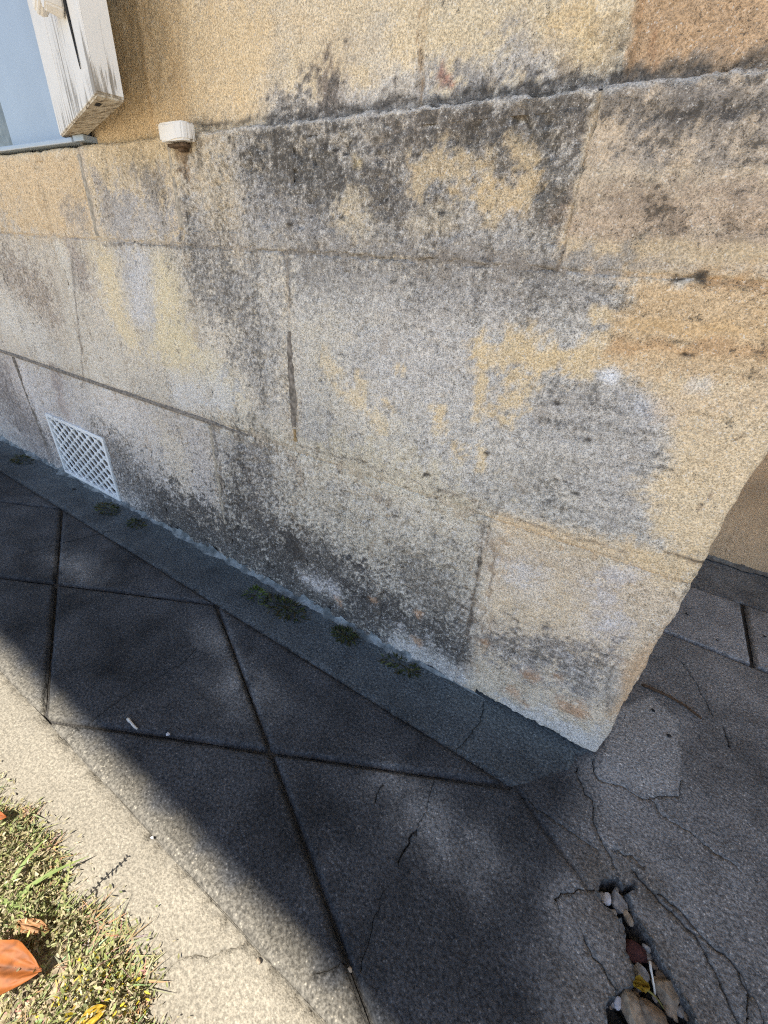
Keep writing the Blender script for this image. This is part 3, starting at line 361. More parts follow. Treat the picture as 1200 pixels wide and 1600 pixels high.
# out of frame: the rest of the wall, coarser
def rand_course(xa, xb, za, zb, y0=UB, corner=False, parent=wall, base=(205, 178, 134)):
    xs = [xa]
    while xs[-1] < xb - .75: xs.append(xs[-1] + random.uniform(.38, .66))
    xs.append(xb)
    for a, b in zip(xs[:-1], xs[1:]):
        stone(a + .002, b - .002, za + .002, zb - .002, parent, y0=y0, step=.03, corner=corner and b == xb, side=.64, base=base)
zc = [.992, 1.33, 1.66, 2.0, 2.33, 2.66, 2.95]
for i in range(6):
    xa = -.786 if zc[i+1] < 2.2 else -3.0
    rand_course(xa, XC - .01, zc[i], zc[i+1], corner=True)
for i, (za, zb) in enumerate([(.6475, .992)] + list(zip(zc[:3], zc[1:4]))):
    rand_course(-3.0, -1.95, za, zb)
for za, zb in ((.001, .282), (.288, .53), (.532, .644)):
    rand_course(-3.0, -1.643, za, zb, y0=0.0, base=(176, 166, 150))
rc = [(.0, .30), (.30, .62), (.62, .95)] + list(zip(zc[:6], zc[1:]))
for za, zb in rc:
    rand_course(XC - .02, 2.6, za, zb, y0=.655, base=(206, 166, 112) if za < .5 else (206, 172, 122))
# mortar body behind the joints
boxes('mortar', [(-3.0, XC - .016, .013, .30, .0, .642), (-.790, XC - .016, UB + .012, .30, .642, 2.95),
                 (-3.0, -1.952, UB + .0036, .30, .643, 2.19), (-2.99, -.795, UB + .0037, .30, 2.33, 2.94),
                 (XC - .03, XC - .008, .31, .66, 0, 2.94), (XC - .02, 2.6, .659, .95, .0, 2.95)], MORTAR, wall)
def mortar_sheet(x0, x1, z0, z1, y0, step=.003):
    X, Z = np.meshgrid(np.linspace(x0, x1, int((x1-x0)/step)), np.linspace(z0, z1, int((z1-z0)/step)), indexing='ij'); x, z = X.ravel(), Z.ravel()
    pig, K, L = paint(x, z); pig = pig*np.array((.86, .83, .80)); idx = np.arange(x.size).reshape(X.shape)
    q = np.stack([idx[:-1, :-1], idx[1:, :-1], idx[1:, 1:], idx[:-1, 1:]], -1).reshape(-1, 4)
    keep = np.zeros(len(q), bool); qx, qz = x[q].mean(1), z[q].mean(1)
    for a in (.284, .531, .646): keep |= np.abs(qz - a) < .016
    for a in (-1.297, -.95, -.797, -.589, -.587, -.4025, -.2528, -.104, -.095, -.086): keep |= np.abs(qx - a) < .014
    keep &= ~((qx > VENT[0] - .003) & (qx < VENT[1] + .003) & (qz < VENT[3] + .003)); q = q[keep]
    y = y0 - .0010*fbm(x*14, z*14, 1.7, 3) + .0005*fbm(x*90, z*90, 3., 2)
    me = mesh('mortar', np.stack([x, y, z], 1), q.tolist()); attr(me, 'pig', pig); attr(me, 'msk', np.stack([K, L*.8, K*0], 1)); return link('mortar', me, STONE, wall)
mortar_sheet(-1.63, XC - .008, .0, .640, .0013)
mortar_sheet(-.784, XC - .02, .638, .98, UB + .0013)
# flush pointing bands that can be told from the stone (wide bed joint at the left, hollow upright joint)
def ribbon(name, pts, hw, y, mat, parent, amp=.0012, seed=0., step=.004):
    P = np.asarray(pts, float); L = np.concatenate([[0], np.cumsum(np.hypot(*np.diff(P, axis=0).T))]); n = max(3, int(L[-1]/step))
    t = np.linspace(0, L[-1], n); cx = np.interp(t, L, P[:, 0]); cz = np.interp(t, L, P[:, 1]); h = np.interp(t, L, hw) if hasattr(hw, '__len__') else np.full(n, hw)
    tx, tz = np.gradient(cx), np.gradient(cz); m = np.hypot(tx, tz); nx, nz = -tz/m, tx/m
    V = []; K = 5
    for k in range(K):
        s = (k/(K-1))*2 - 1
        w = h*(1 + .25*pn(t*110, k*3.1, seed)); dy = y - .0008*(1 - s*s) + amp*pn(t*130, s*2, seed + 4) + (.004 if abs(s) == 1 else 0)
        V.append(np.stack([cx + nx*w*s, dy + 0*cx, cz + nz*w*s], 1))
    V = np.stack(V, 1).reshape(-1, 3); F = []
    for i in range(n-1):
        for k in range(K-1):
            a = i*K + k; F.append((a, a+K, a+K+1, a+1))
    return link(name, mesh(name, V, F), mat, parent)
DMORT = mat_plain('dark_pointing', (.21, .185, .16), .95, 180, .45, .15, .7, .0015)
ribbon('pointing', [(-1.62, .2853), (-1.2, .2853), (-.9, .285), (-.585, .2845), (-.50, .284)], [.005, .005, .0052, .0045, .002], -.0006, DMORT, wall, seed=1.)
ribbon('pointing', [(-.4025, .445), (-.4025, .42), (-.4020, .36), (-.4015, .322)], [.0020, .0080, .0072, .0045], -.0008, DMORT, wall, seed=2.)
ribbon('pointing', [(-.4012, .318), (-.4006, .30)], [.0035, .0045], .0005, mat_plain('ochre_pointing', (.30, .21, .11), .95, 180, .4, .15, .6, .0015), wall, seed=3.)
PMORT = mat_plain('pale_pointing', (.40, .355, .29), .95, 180, .35, .15, .7, .0015)
ribbon('pointing', [(-.587, .634), (-.587, .60), (-.5865, .55)], .0048, -.001, PMORT, wall, seed=5.)
ribbon('pointing', [(-.7965, .634), (-.797, .58), (-.798, .535)], .0052, -.0008, PMORT, wall, seed=6.)
ribbon('pointing', [(-1.297, .28), (-1.292, .16), (-1.285, .06)], .0045, -.001, DMORT, wall, seed=7.)
ribbon('pointing', [(-.589, .28), (-.588, .18), (-.586, .09)], .0035, -.0008, PMORT, wall, seed=8.)

# ------------------------------------------------------------------ roof overhang that keeps the wall and path in shade
EH = 2.72; EY = -(.338 + EH/math.tan(R(SUN_EL)))
roof = boxes('roof', [(-3.3, 2.9, EY + .02, .9, 2.955, 3.0)], IRON, bld)
boxes('soffit', [(-3.25, 2.85, EY + .03 + k*.145, EY + .03 + k*.145 + .139, 2.93, 2.954) for k in range(int((.0 - EY)/.145))], TIMBER, roof)
boxes('fascia', [(-3.3, 2.9, EY, EY + .022, EH, 2.954)], TIMBER, roof, .003)

# ------------------------------------------------------------------ window and shutter at the left
win = empty('window', (0, 0, 0)); win.parent = bld
boxes('sill', [(-1.95, -.80, -.004, .16, .6465, .6525)], FRAME, win, .0015)
boxes('frame', [(-.921, -.792, .030, .11, .6528, 2.185), (-1.95, -1.85, .030, .11, .6528, 2.185), (-1.85, -.921, .030, .11, 2.1, 2.185)], FRAME, win, .002)
boxes('sash', [(-1.084, -.9245, .040, .09, .6528, 2.098), (-1.848, -1.70, .036, .09, .6528, 2.098), (-1.70, -1.084, .036, .09, 2.0, 2.098), (-1.70, -1.084, .036, .09, .6528, .6628)], FRAME, win, .002)
boxes('pane', [(-1.70, -1.084, .060, .066, .664, 2.0)], mat_plain('dull_window_glass', (.16, .17, .16), .25, 60, .4, .5, .1), win)
boxes('reveal', [(-.7945, -.7885, .004, .30, .645, 2.19)], MORTAR, win)
boxes('sill_offcut', [(-.800, -.772, -.002, .03, .6475, .6545)], FRAME, win, .001)

sh = empty('shutter', (-.836, .0, .6555)); sh.parent = bld
sh['label'] = 'open white timber shutter with peeling paint and bare end grain'
ang = math.atan2(-.089, .266); sh.rotation_euler = (0, 0, ang)
W_ = .2805; T_ = .0275; H_ = 1.45
boxes('stile', [(.0, .0885, 0, T_, .001, H_), (.0898, W_ - .001, .0004, T_ - .0004, .001, H_)], WHITE, sh, .0015)
boxes('edge', [(W_ - .0012, W_ + .0012, .0016, T_ - .0016, .003, H_ - .003)], WHITE_EDGE, sh)
boxes('end_grain', [(.002, W_ - .002, .002, T_ - .002, -.0005, .0015)], ENDG, sh)
# bolt with its rust-black slot
bm = bmesh.new()
bmesh.ops.create_cone(bm, cap_ends=True, segments=8, radius1=.016, radius2=.013, depth=.016, matrix=Matrix.Translation((.213, -.009, .083)) @ Matrix.Rotation(R(90), 4, 'X'))
bmesh.ops.create_cone(bm, cap_ends=True, segments=10, radius1=.0075, radius2=.0065, depth=.06, matrix=Matrix.Translation((.198, -.013, .088)) @ Matrix.Rotation(R(80), 4, 'Y'))
bmesh.ops.bevel(bm, geom=bm.edges[:], offset=.0015, segments=2, affect='EDGES')
me = bpy.data.meshes.new('bolt'); bm.to_mesh(me); bm.free(); link('bolt', me, WHITE, sh)
def plate(name, pts, y, th, mat, parent):
    bm = bmesh.new(); f = bm.faces.new([bm.verts.new((p[0], y, p[1])) for p in pts])
    r = bmesh.ops.extrude_face_region(bm, geom=[f]); bmesh.ops.translate(bm, verts=[v for v in r['geom'] if isinstance(v, bmesh.types.BMVert)], vec=(0, -th, 0))
    bmesh.ops.recalc_face_normals(bm, faces=bm.faces)
    me = bpy.data.meshes.new(name); bm.to_mesh(me); bm.free(); return link(name, me, mat, parent)
plate('split', [(.214, .14), (.229, .14), (.234, .09), (.2365, .055), (.2385, .026), (.2362, .031), (.232, .052), (.224, .085)], -.0002, .0009, DARK, sh)
boxes('iron_keeper', [(.2155, .2325, -.0045, .0002, .0895, .150)], mat_plain('black_iron', (.025, .022, .02), .6, 200, .5), sh, .001)
plate('knot_hole', [(.238, -.0), (.252, 0), (.252, .0001), (.238, .0001)], .010, .005, DARK, sh).location = (0, .0, -.0012)

# shutter stay: small white half-round lug on the ledge
stay = tag(empty('shutter_stay', (-.556, -.002, .628)), 'small white painted lug with rusty underside on the plinth ledge', 'bracket')
bm = bmesh.new(); pr = [(-.0235, 0), (-.0235, -.010), (-.021, -.0165), (-.014, -.0205), (0, -.0215), (.014, -.0205), (.021, -.0165), (.0235, -.010), (.0235, 0)]
f = bm.faces.new([bm.verts.new((x, y, .002 + .003*abs(x)/.02)) for x, y in pr]); r = bmesh.ops.extrude_face_region(bm, geom=[f])
bmesh.ops.translate(bm, verts=[v for v in r['geom'] if isinstance(v, bmesh.types.BMVert)], vec=(0, 0, .0165))
bmesh.ops.recalc_face_normals(bm, faces=bm.faces); bmesh.ops.bevel(bm, geom=bm.edges[:], offset=.0016, segments=2, affect='EDGES')
me = bpy.data.meshes.new('lug'); bm.to_mesh(me); bm.free(); link('lug', me, WHITE_EDGE, stay)
boxes('rusty_underside', [(-.014, .016, -.013, -.002, .0002, .0035), (-.004, .007, -.007, .0, -.003, .001)], RUST, stay, .0012)

# ------------------------------------------------------------------ air vent
vx0, vx1, vz0, vz1 = VENT
vent = tag(empty('air_vent', ((vx0 + vx1)/2, 0, vz0)), 'white lattice air vent set low in the wall beside the path', 'vent')
hw_, vh = (vx1 - vx0)/2, vz1 - vz0
boxes('frame', [(-hw_ - .002, hw_ + .002, -.004, .010, vh - .007, vh + .001), (-hw_ - .002, hw_ + .002, -.004, .010, -.001, .007),
                (-hw_ - .0021, -hw_ + .006, -.0042, .010, -.0012, vh + .0012), (hw_ - .006, hw_ + .0021, -.0042, .010, -.0012, vh + .0012)], VENTM, vent, .0012)
boxes('cavity', [(-hw_ - .004, hw_ + .004, .05, .054, -.004, vh + .004), (-hw_ - .004, hw_ + .004, .006, .05, vh + .0015, vh + .004), (-hw_ - .004, hw_ + .004, .006, .05, -.006, -.002),
                 (-hw_ - .006, -hw_ - .003, .004, .05, -.004, vh + .004), (hw_ + .003, hw_ + .006, .004, .05, -.004, vh + .004)], DARK, vent)
# lattice: plate pierced by staggered holes
nu, nv = 7, 6; pu, pv = (2*hw_ - .012)/nu, (vh - .014)/nv
V, F = [], []
def vtx(p): V.append(p); return len(V) - 1
def lattice():
    """cells centred on staggered points; each a diamond ring with an oval hole"""
    for j in range(2*nv + 1):
        for i in range(nu + 1):
            cu = -hw_ + .006 + pu*(i + (.5 if j % 2 else 0)); cz = .007 + pv*j/2
            if cu > hw_ - .004: continue
            outer = []; n = 16
            for k in range(n):
                a = 2*math.pi*k/n; ca, sa = math.cos(a), math.sin(a)
                m = 1/(abs(ca)/(pu/2) + abs(sa)/(pv/2)); outer.append((cu + ca*m, cz + sa*m))
            inner = [(cu + math.cos(2*math.pi*k/n)*pu*.30, cz + math.sin(2*math.pi*k/n)*pv*.315) for k in range(n)]
            cl = lambda p: (min(max(p[0], -hw_ + .002), hw_ - .002), min(max(p[1], .002), vh - .002))
            o = [vtx((*cl(p)[:1], -.0015, cl(p)[1])) for p in outer]; q = [vtx((cl(p)[0], -.0002, cl(p)[1])) for p in inner]; b = [vtx((cl(p)[0], .0022, cl(p)[1])) for p in inner]
            for k in range(n):
                k2 = (k + 1) % n; F.append((o[k], o[k2], q[k2], q[k])); F.append((q[k], q[k2], b[k2], b[k]))
lattice()
link('lattice', mesh('lattice', V, F, False), VENTM, vent)

# ------------------------------------------------------------------ path: scored concrete, one piece per panel
path = tag(empty('path'), 'concrete path scored in a diamond pattern along the wall', kind='structure')
HP = np.asarray(HOLE)
def jag(pts, step, amp, seed):
    P = np.asarray(pts, float); L = np.concatenate([[0], np.cumsum(np.hypot(*np.diff(P, axis=0).T))]); n = max(2, int(L[-1]/step))
    t = np.linspace(0, L[-1], n + 1); x = np.interp(t, L, P[:, 0]); y = np.interp(t, L, P[:, 1])
    return np.stack([x + amp*fbm(t*90, seed, 1., 3, .7), y + amp*fbm(t*90, seed, 7., 3, .7)], 1)
CRK = [(jag(p, .0022, .0022 if hw < .003 else .0006, i*3.7), hw*.72 if hw < .003 else hw, dp) for i, (p, hw, dp) in enumerate(CRACKS)]
HPJ = jag(list(HOLE) + [HOLE[0]], .003, .0022, 91.)[:-1]
PATCH = np.asarray(GP['patch'])
def path_z(x, y, is_out):
    z = .0009*fbm(x*7, y*7, 3.) + .00045*fbm(x*40, y*40, 5., 3)
    if is_out: z = z + .0007*fbm(x*160, y*160, 2., 2)
    K = np.zeros_like(x)
    for P, hw, dp in CRK:
        sel = np.nonzero((x > P[:, 0].min()-.02) & (x < P[:, 0].max()+.02) & (y > P[:, 1].min()-.02) & (y < P[:, 1].max()+.02))[0]
        if not len(sel): continue
        d = seg_dist(x[sel], y[sel], P)
        z[sel] -= dp*.8*np.clip(1 - d/hw, 0, 1)
        K[sel] = np.maximum(K[sel], np.clip(1.2 - d/(hw*1.2), 0, 1)*(.45 + .5*sstep(.0004, .0009, hw) if hw < .003 else .45))
    sel = np.nonzero((x > HP[:, 0].min()-.03) & (x < HP[:, 0].max()+.03) & (y > HP[:, 1].min()-.03) & (y < HP[:, 1].max()+.03))[0]
    if len(sel):
        sd = seg_dist(x[sel], y[sel], HPJ, True); ins = inside(x[sel], y[sel], HPJ)
        z[sel] -= np.where(ins, 0.0165*sstep(-.0004, .0028, sd) + .006*fbm(x[sel]*150, y[sel]*120, 2., 2), .0010*sstep(.006, .0, sd + .002*pn(x[sel]*200, y[sel]*200)))
        K[sel] = np.where(ins, np.clip(.55 + .5*sstep(0, .004, sd), 0, 1), np.maximum(K[sel], .35*sstep(.003, 0, sd)))
    return z, K
def path_pig(x, y, kind):
    n1 = fbm(x*6, y*6, 1., 4, .6); n2 = fbm(x*28, y*28, 2., 3, .6)
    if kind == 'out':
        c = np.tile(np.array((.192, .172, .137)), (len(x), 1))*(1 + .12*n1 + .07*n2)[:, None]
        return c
    if kind == 'border':
        c = np.tile(np.array((.072, .082, .090)), (len(x), 1))*(1 + .35*n1 + .2*n2)[:, None]
        near = sstep(-.055, -.012, y + .012*n2)
        return c + (np.array((.125, .148, .158)) - c)*(.55*near)[:, None]
    if kind == 'gutter':
        return np.tile(np.array((.17, .167, .162)), (len(x), 1))*(1 + .4*n1 + .3*n2)[:, None]
    if kind == 'recess':
        return np.tile(np.array((.275, .272, .272)), (len(x), 1))*(1 + .35*n1 + .25*n2)[:, None]
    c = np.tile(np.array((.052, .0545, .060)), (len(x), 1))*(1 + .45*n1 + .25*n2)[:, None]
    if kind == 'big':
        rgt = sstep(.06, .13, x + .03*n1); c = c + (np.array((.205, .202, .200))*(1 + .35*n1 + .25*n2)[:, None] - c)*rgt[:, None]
        sd = seg_dist(x, y, PATCH, True); ins = inside(x, y, PATCH); a = np.where(ins, sstep(0, .01, sd + .004*n2), 0)*.8
        c = c + (np.array((.36, .358, .352)) - c)*a[:, None]
        sd = seg_dist(x, y, HP, True); a = sstep(.045, .0, sd + .02*n2)*.55*(~inside(x, y, HP))
        c = c + (np.array((.135, .118, .098)) - c)*a[:, None]
    edge = sstep(-.318, -.345, y + .012*n2)*.8                                   # sunlit rim painted into the colour, paler and warmer past the shadow edge
    c = c + (np.array((.135, .122, .098)) - c)*edge[:, None]
    # soft streaks of reflected light, painted pale down the middle of the path
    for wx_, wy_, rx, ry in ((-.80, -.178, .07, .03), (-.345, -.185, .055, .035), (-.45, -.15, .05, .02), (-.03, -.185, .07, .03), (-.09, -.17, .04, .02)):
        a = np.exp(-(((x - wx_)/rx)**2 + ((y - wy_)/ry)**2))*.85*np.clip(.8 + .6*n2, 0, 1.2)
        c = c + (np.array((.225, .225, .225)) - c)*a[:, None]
    return c
def vis_step(x, y, near):
    return near if (-1.75 < x < .5 and y > -.62) else .05
def panel(name, poly, kind, mat, gap=(.003,), near=.006, depth=.0065, zoff=0.0, bev=.0040, soft=(), grime=.6, shallow=()):
    poly = np.asarray(poly, float); n = len(poly)
    cen = poly.mean(0)
    # inset polygon by the joint half width
    e = np.roll(poly, -1, 0) - poly; nrm = np.stack([-e[:, 1], e[:, 0]], 1); nrm /= np.linalg.norm(nrm, axis=1)[:, None]
    g = [gap[i % len(gap)] for i in range(n)]
    ins = []
    for i in range(n):
        a, b = nrm[i-1], nrm[i]; ga, gb = g[i-1], g[i]
        M = np.array([a, b]); ins.append(poly[i] + np.linalg.solve(M, np.array([ga, gb])))
    ins = np.asarray(ins)
    bd = []
    for i in range(n):
        a, b = ins[i], ins[(i+1) % n]; L = np.hypot(*(b - a)); st = vis_step(*((a + b)/2), near*.8) if L < .8 else near*1.2
        m = max(1, int(L/st)); t = np.linspace(0, 1, m, endpoint=False)
        q = a + (b - a)*t[:, None]; w = .0009*fbm(q[:, 0]*60, q[:, 1]*60, 4., 3, .6); w[0] = 0; q = q + nrm[i]*w[:, None]; bd.append(q)
    bd = np.concatenate(bd); nb = len(bd)
    x0, y0 = bd.min(0); x1, y1 = bd.max(0)
    pts = []
    xv0, xv1, yv0 = max(x0, -1.75), min(x1, .5), max(y0, -.62)
    if xv1 > xv0:
        gx, gy = np.meshgrid(np.arange(xv0, xv1, near), np.arange(yv0, y1, near)); pts.append(np.stack([gx.ravel(), gy.ravel()], 1))
    gx, gy = np.meshgrid(np.arange(x0, x1, .05), np.arange(y0, y1, .05)); q = np.stack([gx.ravel(), gy.ravel()], 1)
    q = q[(q[:, 0] < -1.76) | (q[:, 0] > .51) | (q[:, 1] < -.63)]; pts.append(q)
    pts = np.concatenate(pts); pts = pts + RNG.uniform(-.3, .3, pts.shape)*near
    ok = inside(pts[:, 0], pts[:, 1], bd); pts = pts[ok]
    db = seg_dist(pts[:, 0], pts[:, 1], bd, True); pts = pts[db > bev*1.15]
    # bevel row
    r = []
    for i in range(n):
        a, b = ins[i], ins[(i+1) % n]; L = np.hypot(*(b - a)); m = max(2, int(L/(near*.8 if L < 2.5 else .02))); t = (np.arange(m) + .5)/m
        q = a + (b - a)*t[:, None]
        for off in (bev*.45, bev): r.append(q + nrm[i]*off)
    r = np.concatenate(r); k = inside(r[:, 0], r[:, 1], bd); r = r[k]; db = seg_dist(r[:, 0], r[:, 1], bd, True); r = r[db > bev*.35]
    edges = [(i, (i+1) % nb) for i in range(nb)]
    allp = [bd, pts, r]; cnt = nb + len(pts) + len(r)
    keep = np.ones(len(pts), bool)
    for P, hw, dp in CRK:
        if P[:, 0].max() < x0 or P[:, 0].min() > x1 or P[:, 1].max() < y0 or P[:, 1].min() > y1: continue
        keep &= seg_dist(pts[:, 0], pts[:, 1], P) > hw*1.6 + .0006
        t = np.gradient(P, axis=0); t /= np.linalg.norm(t, axis=1)[:, None] + 1e-12; nn = np.stack([-t[:, 1], t[:, 0]], 1)
        for s in (0, 1, -1):
            q = P + nn*hw*s; q = q[inside(q[:, 0], q[:, 1], bd)]
            if len(q): q = q[seg_dist(q[:, 0], q[:, 1], bd, True) > .0006]
            allp.append(q)
    if kind == 'big':
        keep &= seg_dist(pts[:, 0], pts[:, 1], HPJ, True) > .0016
        for off in (0., .0022, -.002):
            t = np.roll(HPJ, -1, 0) - np.roll(HPJ, 1, 0); t /= np.linalg.norm(t, axis=1)[:, None]; nn = np.stack([-t[:, 1], t[:, 0]], 1)
            allp.append(HPJ + nn*off)
        gx, gy = np.meshgrid(np.arange(HP[:, 0].min(), HP[:, 0].max(), .0025), np.arange(HP[:, 1].min(), HP[:, 1].max(), .0025))
        q = np.stack([gx.ravel(), gy.ravel()], 1) + RNG.uniform(-.0008, .0008, (gx.size, 2)); allp.append(q[inside(q[:, 0], q[:, 1], HPJ)])
    allp[1] = pts[keep]
    A = np.concatenate(allp)
    vs, _, fs, *_ = delaunay_2d_cdt([Vector(p) for p in A.tolist()], [], [list(range(nb))], 1, 1e-5, False)
    X = np.array([v.x for v in vs]); Y = np.array([v.y for v in vs])
    z, K = path_z(X, Y, kind == 'out')
    db = np.full(X.shape, 1.); wz_ = pn(X*120, Y*120)
    for i in range(n):
        if i in soft: continue
        d_ = seg_dist(X, Y, ins[[i, (i+1) % n]]); sh_ = i in shallow; bv = bev*1.6 if sh_ else bev
        z = np.minimum(z, z - (.0030 if sh_ else depth)*(1 - sstep(0, 1, np.clip((d_ + .0004)/bv, 0, 1))**.7))
        K = np.maximum(K, (.34 if sh_ else grime)*sstep(.0042 if sh_ else .0030, .0, d_ + .0012*wz_))
    me = mesh(name, np.stack([X - cen[0], Y - cen[1], z + zoff], 1), [tuple(f) for f in fs])
    if kind == 'big':
        fc = np.array([(X[list(f)].mean(), Y[list(f)].mean()) for f in fs]); nr = inside(fc[:, 0], fc[:, 1], HPJ) | (seg_dist(fc[:, 0], fc[:, 1], HPJ, True) < .0045)
        me.polygons.foreach_set('use_smooth', (~nr).tolist())
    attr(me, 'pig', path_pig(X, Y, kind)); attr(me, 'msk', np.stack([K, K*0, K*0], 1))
    o = link(name, me, mat, path); o.location = (cen[0], cen[1], 0)
    # make sure the faces look up
    if me.polygons and me.polygons[0].normal.z < 0: me.flip_normals()
    return o
YB, YO, PIT = -.094, -.355, .527
N = lambda k: .014 + PIT*k
cross = lambda k: (N(k) + PIT/2, (YB + YO)/2)
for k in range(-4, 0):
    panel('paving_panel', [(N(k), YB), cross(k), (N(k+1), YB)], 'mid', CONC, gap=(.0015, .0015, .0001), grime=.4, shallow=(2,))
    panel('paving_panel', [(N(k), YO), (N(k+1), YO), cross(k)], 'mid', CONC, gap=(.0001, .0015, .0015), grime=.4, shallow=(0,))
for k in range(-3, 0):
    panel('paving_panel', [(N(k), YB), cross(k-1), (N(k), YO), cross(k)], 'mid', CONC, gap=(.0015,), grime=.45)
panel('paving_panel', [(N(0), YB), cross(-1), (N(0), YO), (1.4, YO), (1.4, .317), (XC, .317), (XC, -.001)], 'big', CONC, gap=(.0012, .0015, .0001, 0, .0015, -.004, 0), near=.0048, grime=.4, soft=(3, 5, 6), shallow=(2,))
panel('paving_border', [(-3.2, YB), (N(0), YB), (XC, -.001), (XC, .012), (-3.2, .012)], 'border', CONC, gap=(.0002, 0, 0, 0, 0), depth=.0020, bev=.0025, soft=(1, 2, 3, 4), grime=.12, shallow=(0,))
panel('paving_border', [(-3.2, -.72), (1.4, -.72), (1.4, YO), (-3.2, YO)], 'out', CONC_OUT, gap=(0, 0, .0002, 0), near=.006, depth=.0022, bev=.006, grime=.15, soft=(0, 1, 3), shallow=(2,))
panel('paving_panel', [(XC, .317), (.289, .317), (.289, .503), (XC, .503)], 'recess', CONC, gap=(.0025, .003, .002, -.004))
panel('paving_panel', [(.289, .317), (1.4, .317), (1.4, .503), (.289, .503)], 'recess', CONC, gap=(.0025, 0, .002, .003))
panel('gutter_strip', [(XC, .503), (1.4, .503), (1.4, .66), (XC, .66)], 'gutter', CONC, gap=(.002, 0, 0, -.004), zoff=-.004)
# dirt lying in the scored lines
gl = []
for k in range(-4, 0):
    gl += [((N(k), YB), (N(k+1), YO)), ((N(k+1), YB), (N(k), YO))]
gl += [((-3.2, YB), (N(0), YB)), ((-3.2, YO), (1.4, YO)), ((XC - .01, .317), (1.4, .317)), ((.289, .317), (.289, .503)), ((N(0), YB), (XC, -.001)), ((XC - .01, .503), (1.4, .503))]
GRIT = mat_plain('joint_grit', (.05, .047, .044), .95, 500, .6, .1, .8, .002)
V, F = [], []
for a, b in gl:
    a, b = Vector(a), Vector(b); d = (b - a).normalized(); nn = Vector((-d.y, d.x)); m = max(2, int((b - a).length/.02)); base = len(V)
    for i in range(m + 1):
        p = a + (b - a)*i/m
        for s in (-.009, 0, .009):
            q = p + nn*s; V.append((q.x, q.y, -.0058 - random.uniform(0, .0012) - len(F)*1e-9))
    for i in range(m):
        for s in (0, 1): A0 = base + i*3 + s; F.append((A0, A0+3, A0+4, A0+1))
tag(link('joint_dirt', mesh('joint_dirt', V, F), GRIT, path), kind='stuff')
# base of the paving
boxes('paving_bed', [(-3.2, 1.4, -.71, .66, -.09, -.040)], GRIT, path)

# cement fillet where wall meets path
def fillet(xa, xb, y0, mat, parent, rmax=.016, seed=0., sgn=1, taper=True):
    n = int((xb - xa)/.004); t = np.linspace(xa, xb, n); K = 7
    r = rmax*np.clip(.8 + .7*fbm(t*16, seed, 2., 4, .6), .2, 2); r *= sstep(xa, xa + .05, t)*(sstep(xb, xb - .2, t) if taper else 1) + .15
    V = []
    for k in range(K):
        a = k/(K-1)*math.pi/2
        rr = r*(1 + .12*fbm(t*60, k*1.3, seed, 3))
        V.append(np.stack([t, y0 - rr*(1 - math.sin(a))*1.15, rr*(1 - math.cos(a)) - .001], 1))
    V = np.stack(V, 1).reshape(-1, 3); F = []
    for i in range(n-1):
        for k in range(K-1):
            a = i*K + k; F.append((a, a+1, a+K+1, a+K))
    me = mesh('cement_fillet', V, F); me.flip_normals(); return link('cement_fillet', me, mat, parent)
fillet(-1.63, -.03, .001, FILLET, path, .0125, 2.)
fillet(XC, 1.4, .657, MORTAR, path, .013, 5., taper=False)

# ------------------------------------------------------------------ ground, lawn
gm = mesh('ground', [(-200, -200, -.10), (200, -200, -.10), (200, 200, -.10), (-200, 200, -.10)], [(0, 1, 2, 3)], False)
tag(link('ground', gm, mat_plain('pale_sandy_ground', (.46, .40, .31), .95, 3, .15, .1)), kind='structure')  # unseen sheet, coloured pale to bounce sunlight onto the shaded wall
GLN = np.asarray(GP['grassline'])
def lawn_edge(x): return np.interp(x, GLN[:, 0], GLN[:, 1]) + .006*fbm(np.asarray(x)*45, 3., 1., 3, .6)
xs = np.concatenate([np.linspace(-9, -1.0, 30), np.arange(-.99, .3, .006), np.linspace(.31, 6, 25)]); dd = np.concatenate([np.arange(0, .16, .006), np.linspace(.18, .55, 10)])
Xg, Dg = np.meshgrid(xs, dd, indexing='ij'); Yg = lawn_edge(Xg) - Dg
Zg = -.002 + .010*sstep(0, .03, Dg) + .004*fbm(Xg*25, Yg*25, 2., 3)*sstep(0, .02, Dg)
idx = np.arange(Xg.size).reshape(Xg.shape); q = np.stack([idx[:-1, :-1], idx[:-1, 1:], idx[1:, 1:], idx[1:, :-1]], -1).reshape(-1, 4)
tag(link('lawn', mesh('lawn', np.stack([Xg.ravel(), Yg.ravel(), Zg.ravel()], 1), q.tolist()), SOIL), kind='structure')
_lx = np.arange(-.8, .4, .001); _le = lawn_edge(_lx)
def ledge_at(x): return float(np.interp(x, _lx, _le))
def lawn_z(x, y):
    t = min(1, max(0, (ledge_at(x) - y)/.03)); return -.002 + .010*t*t*(3 - 2*t)

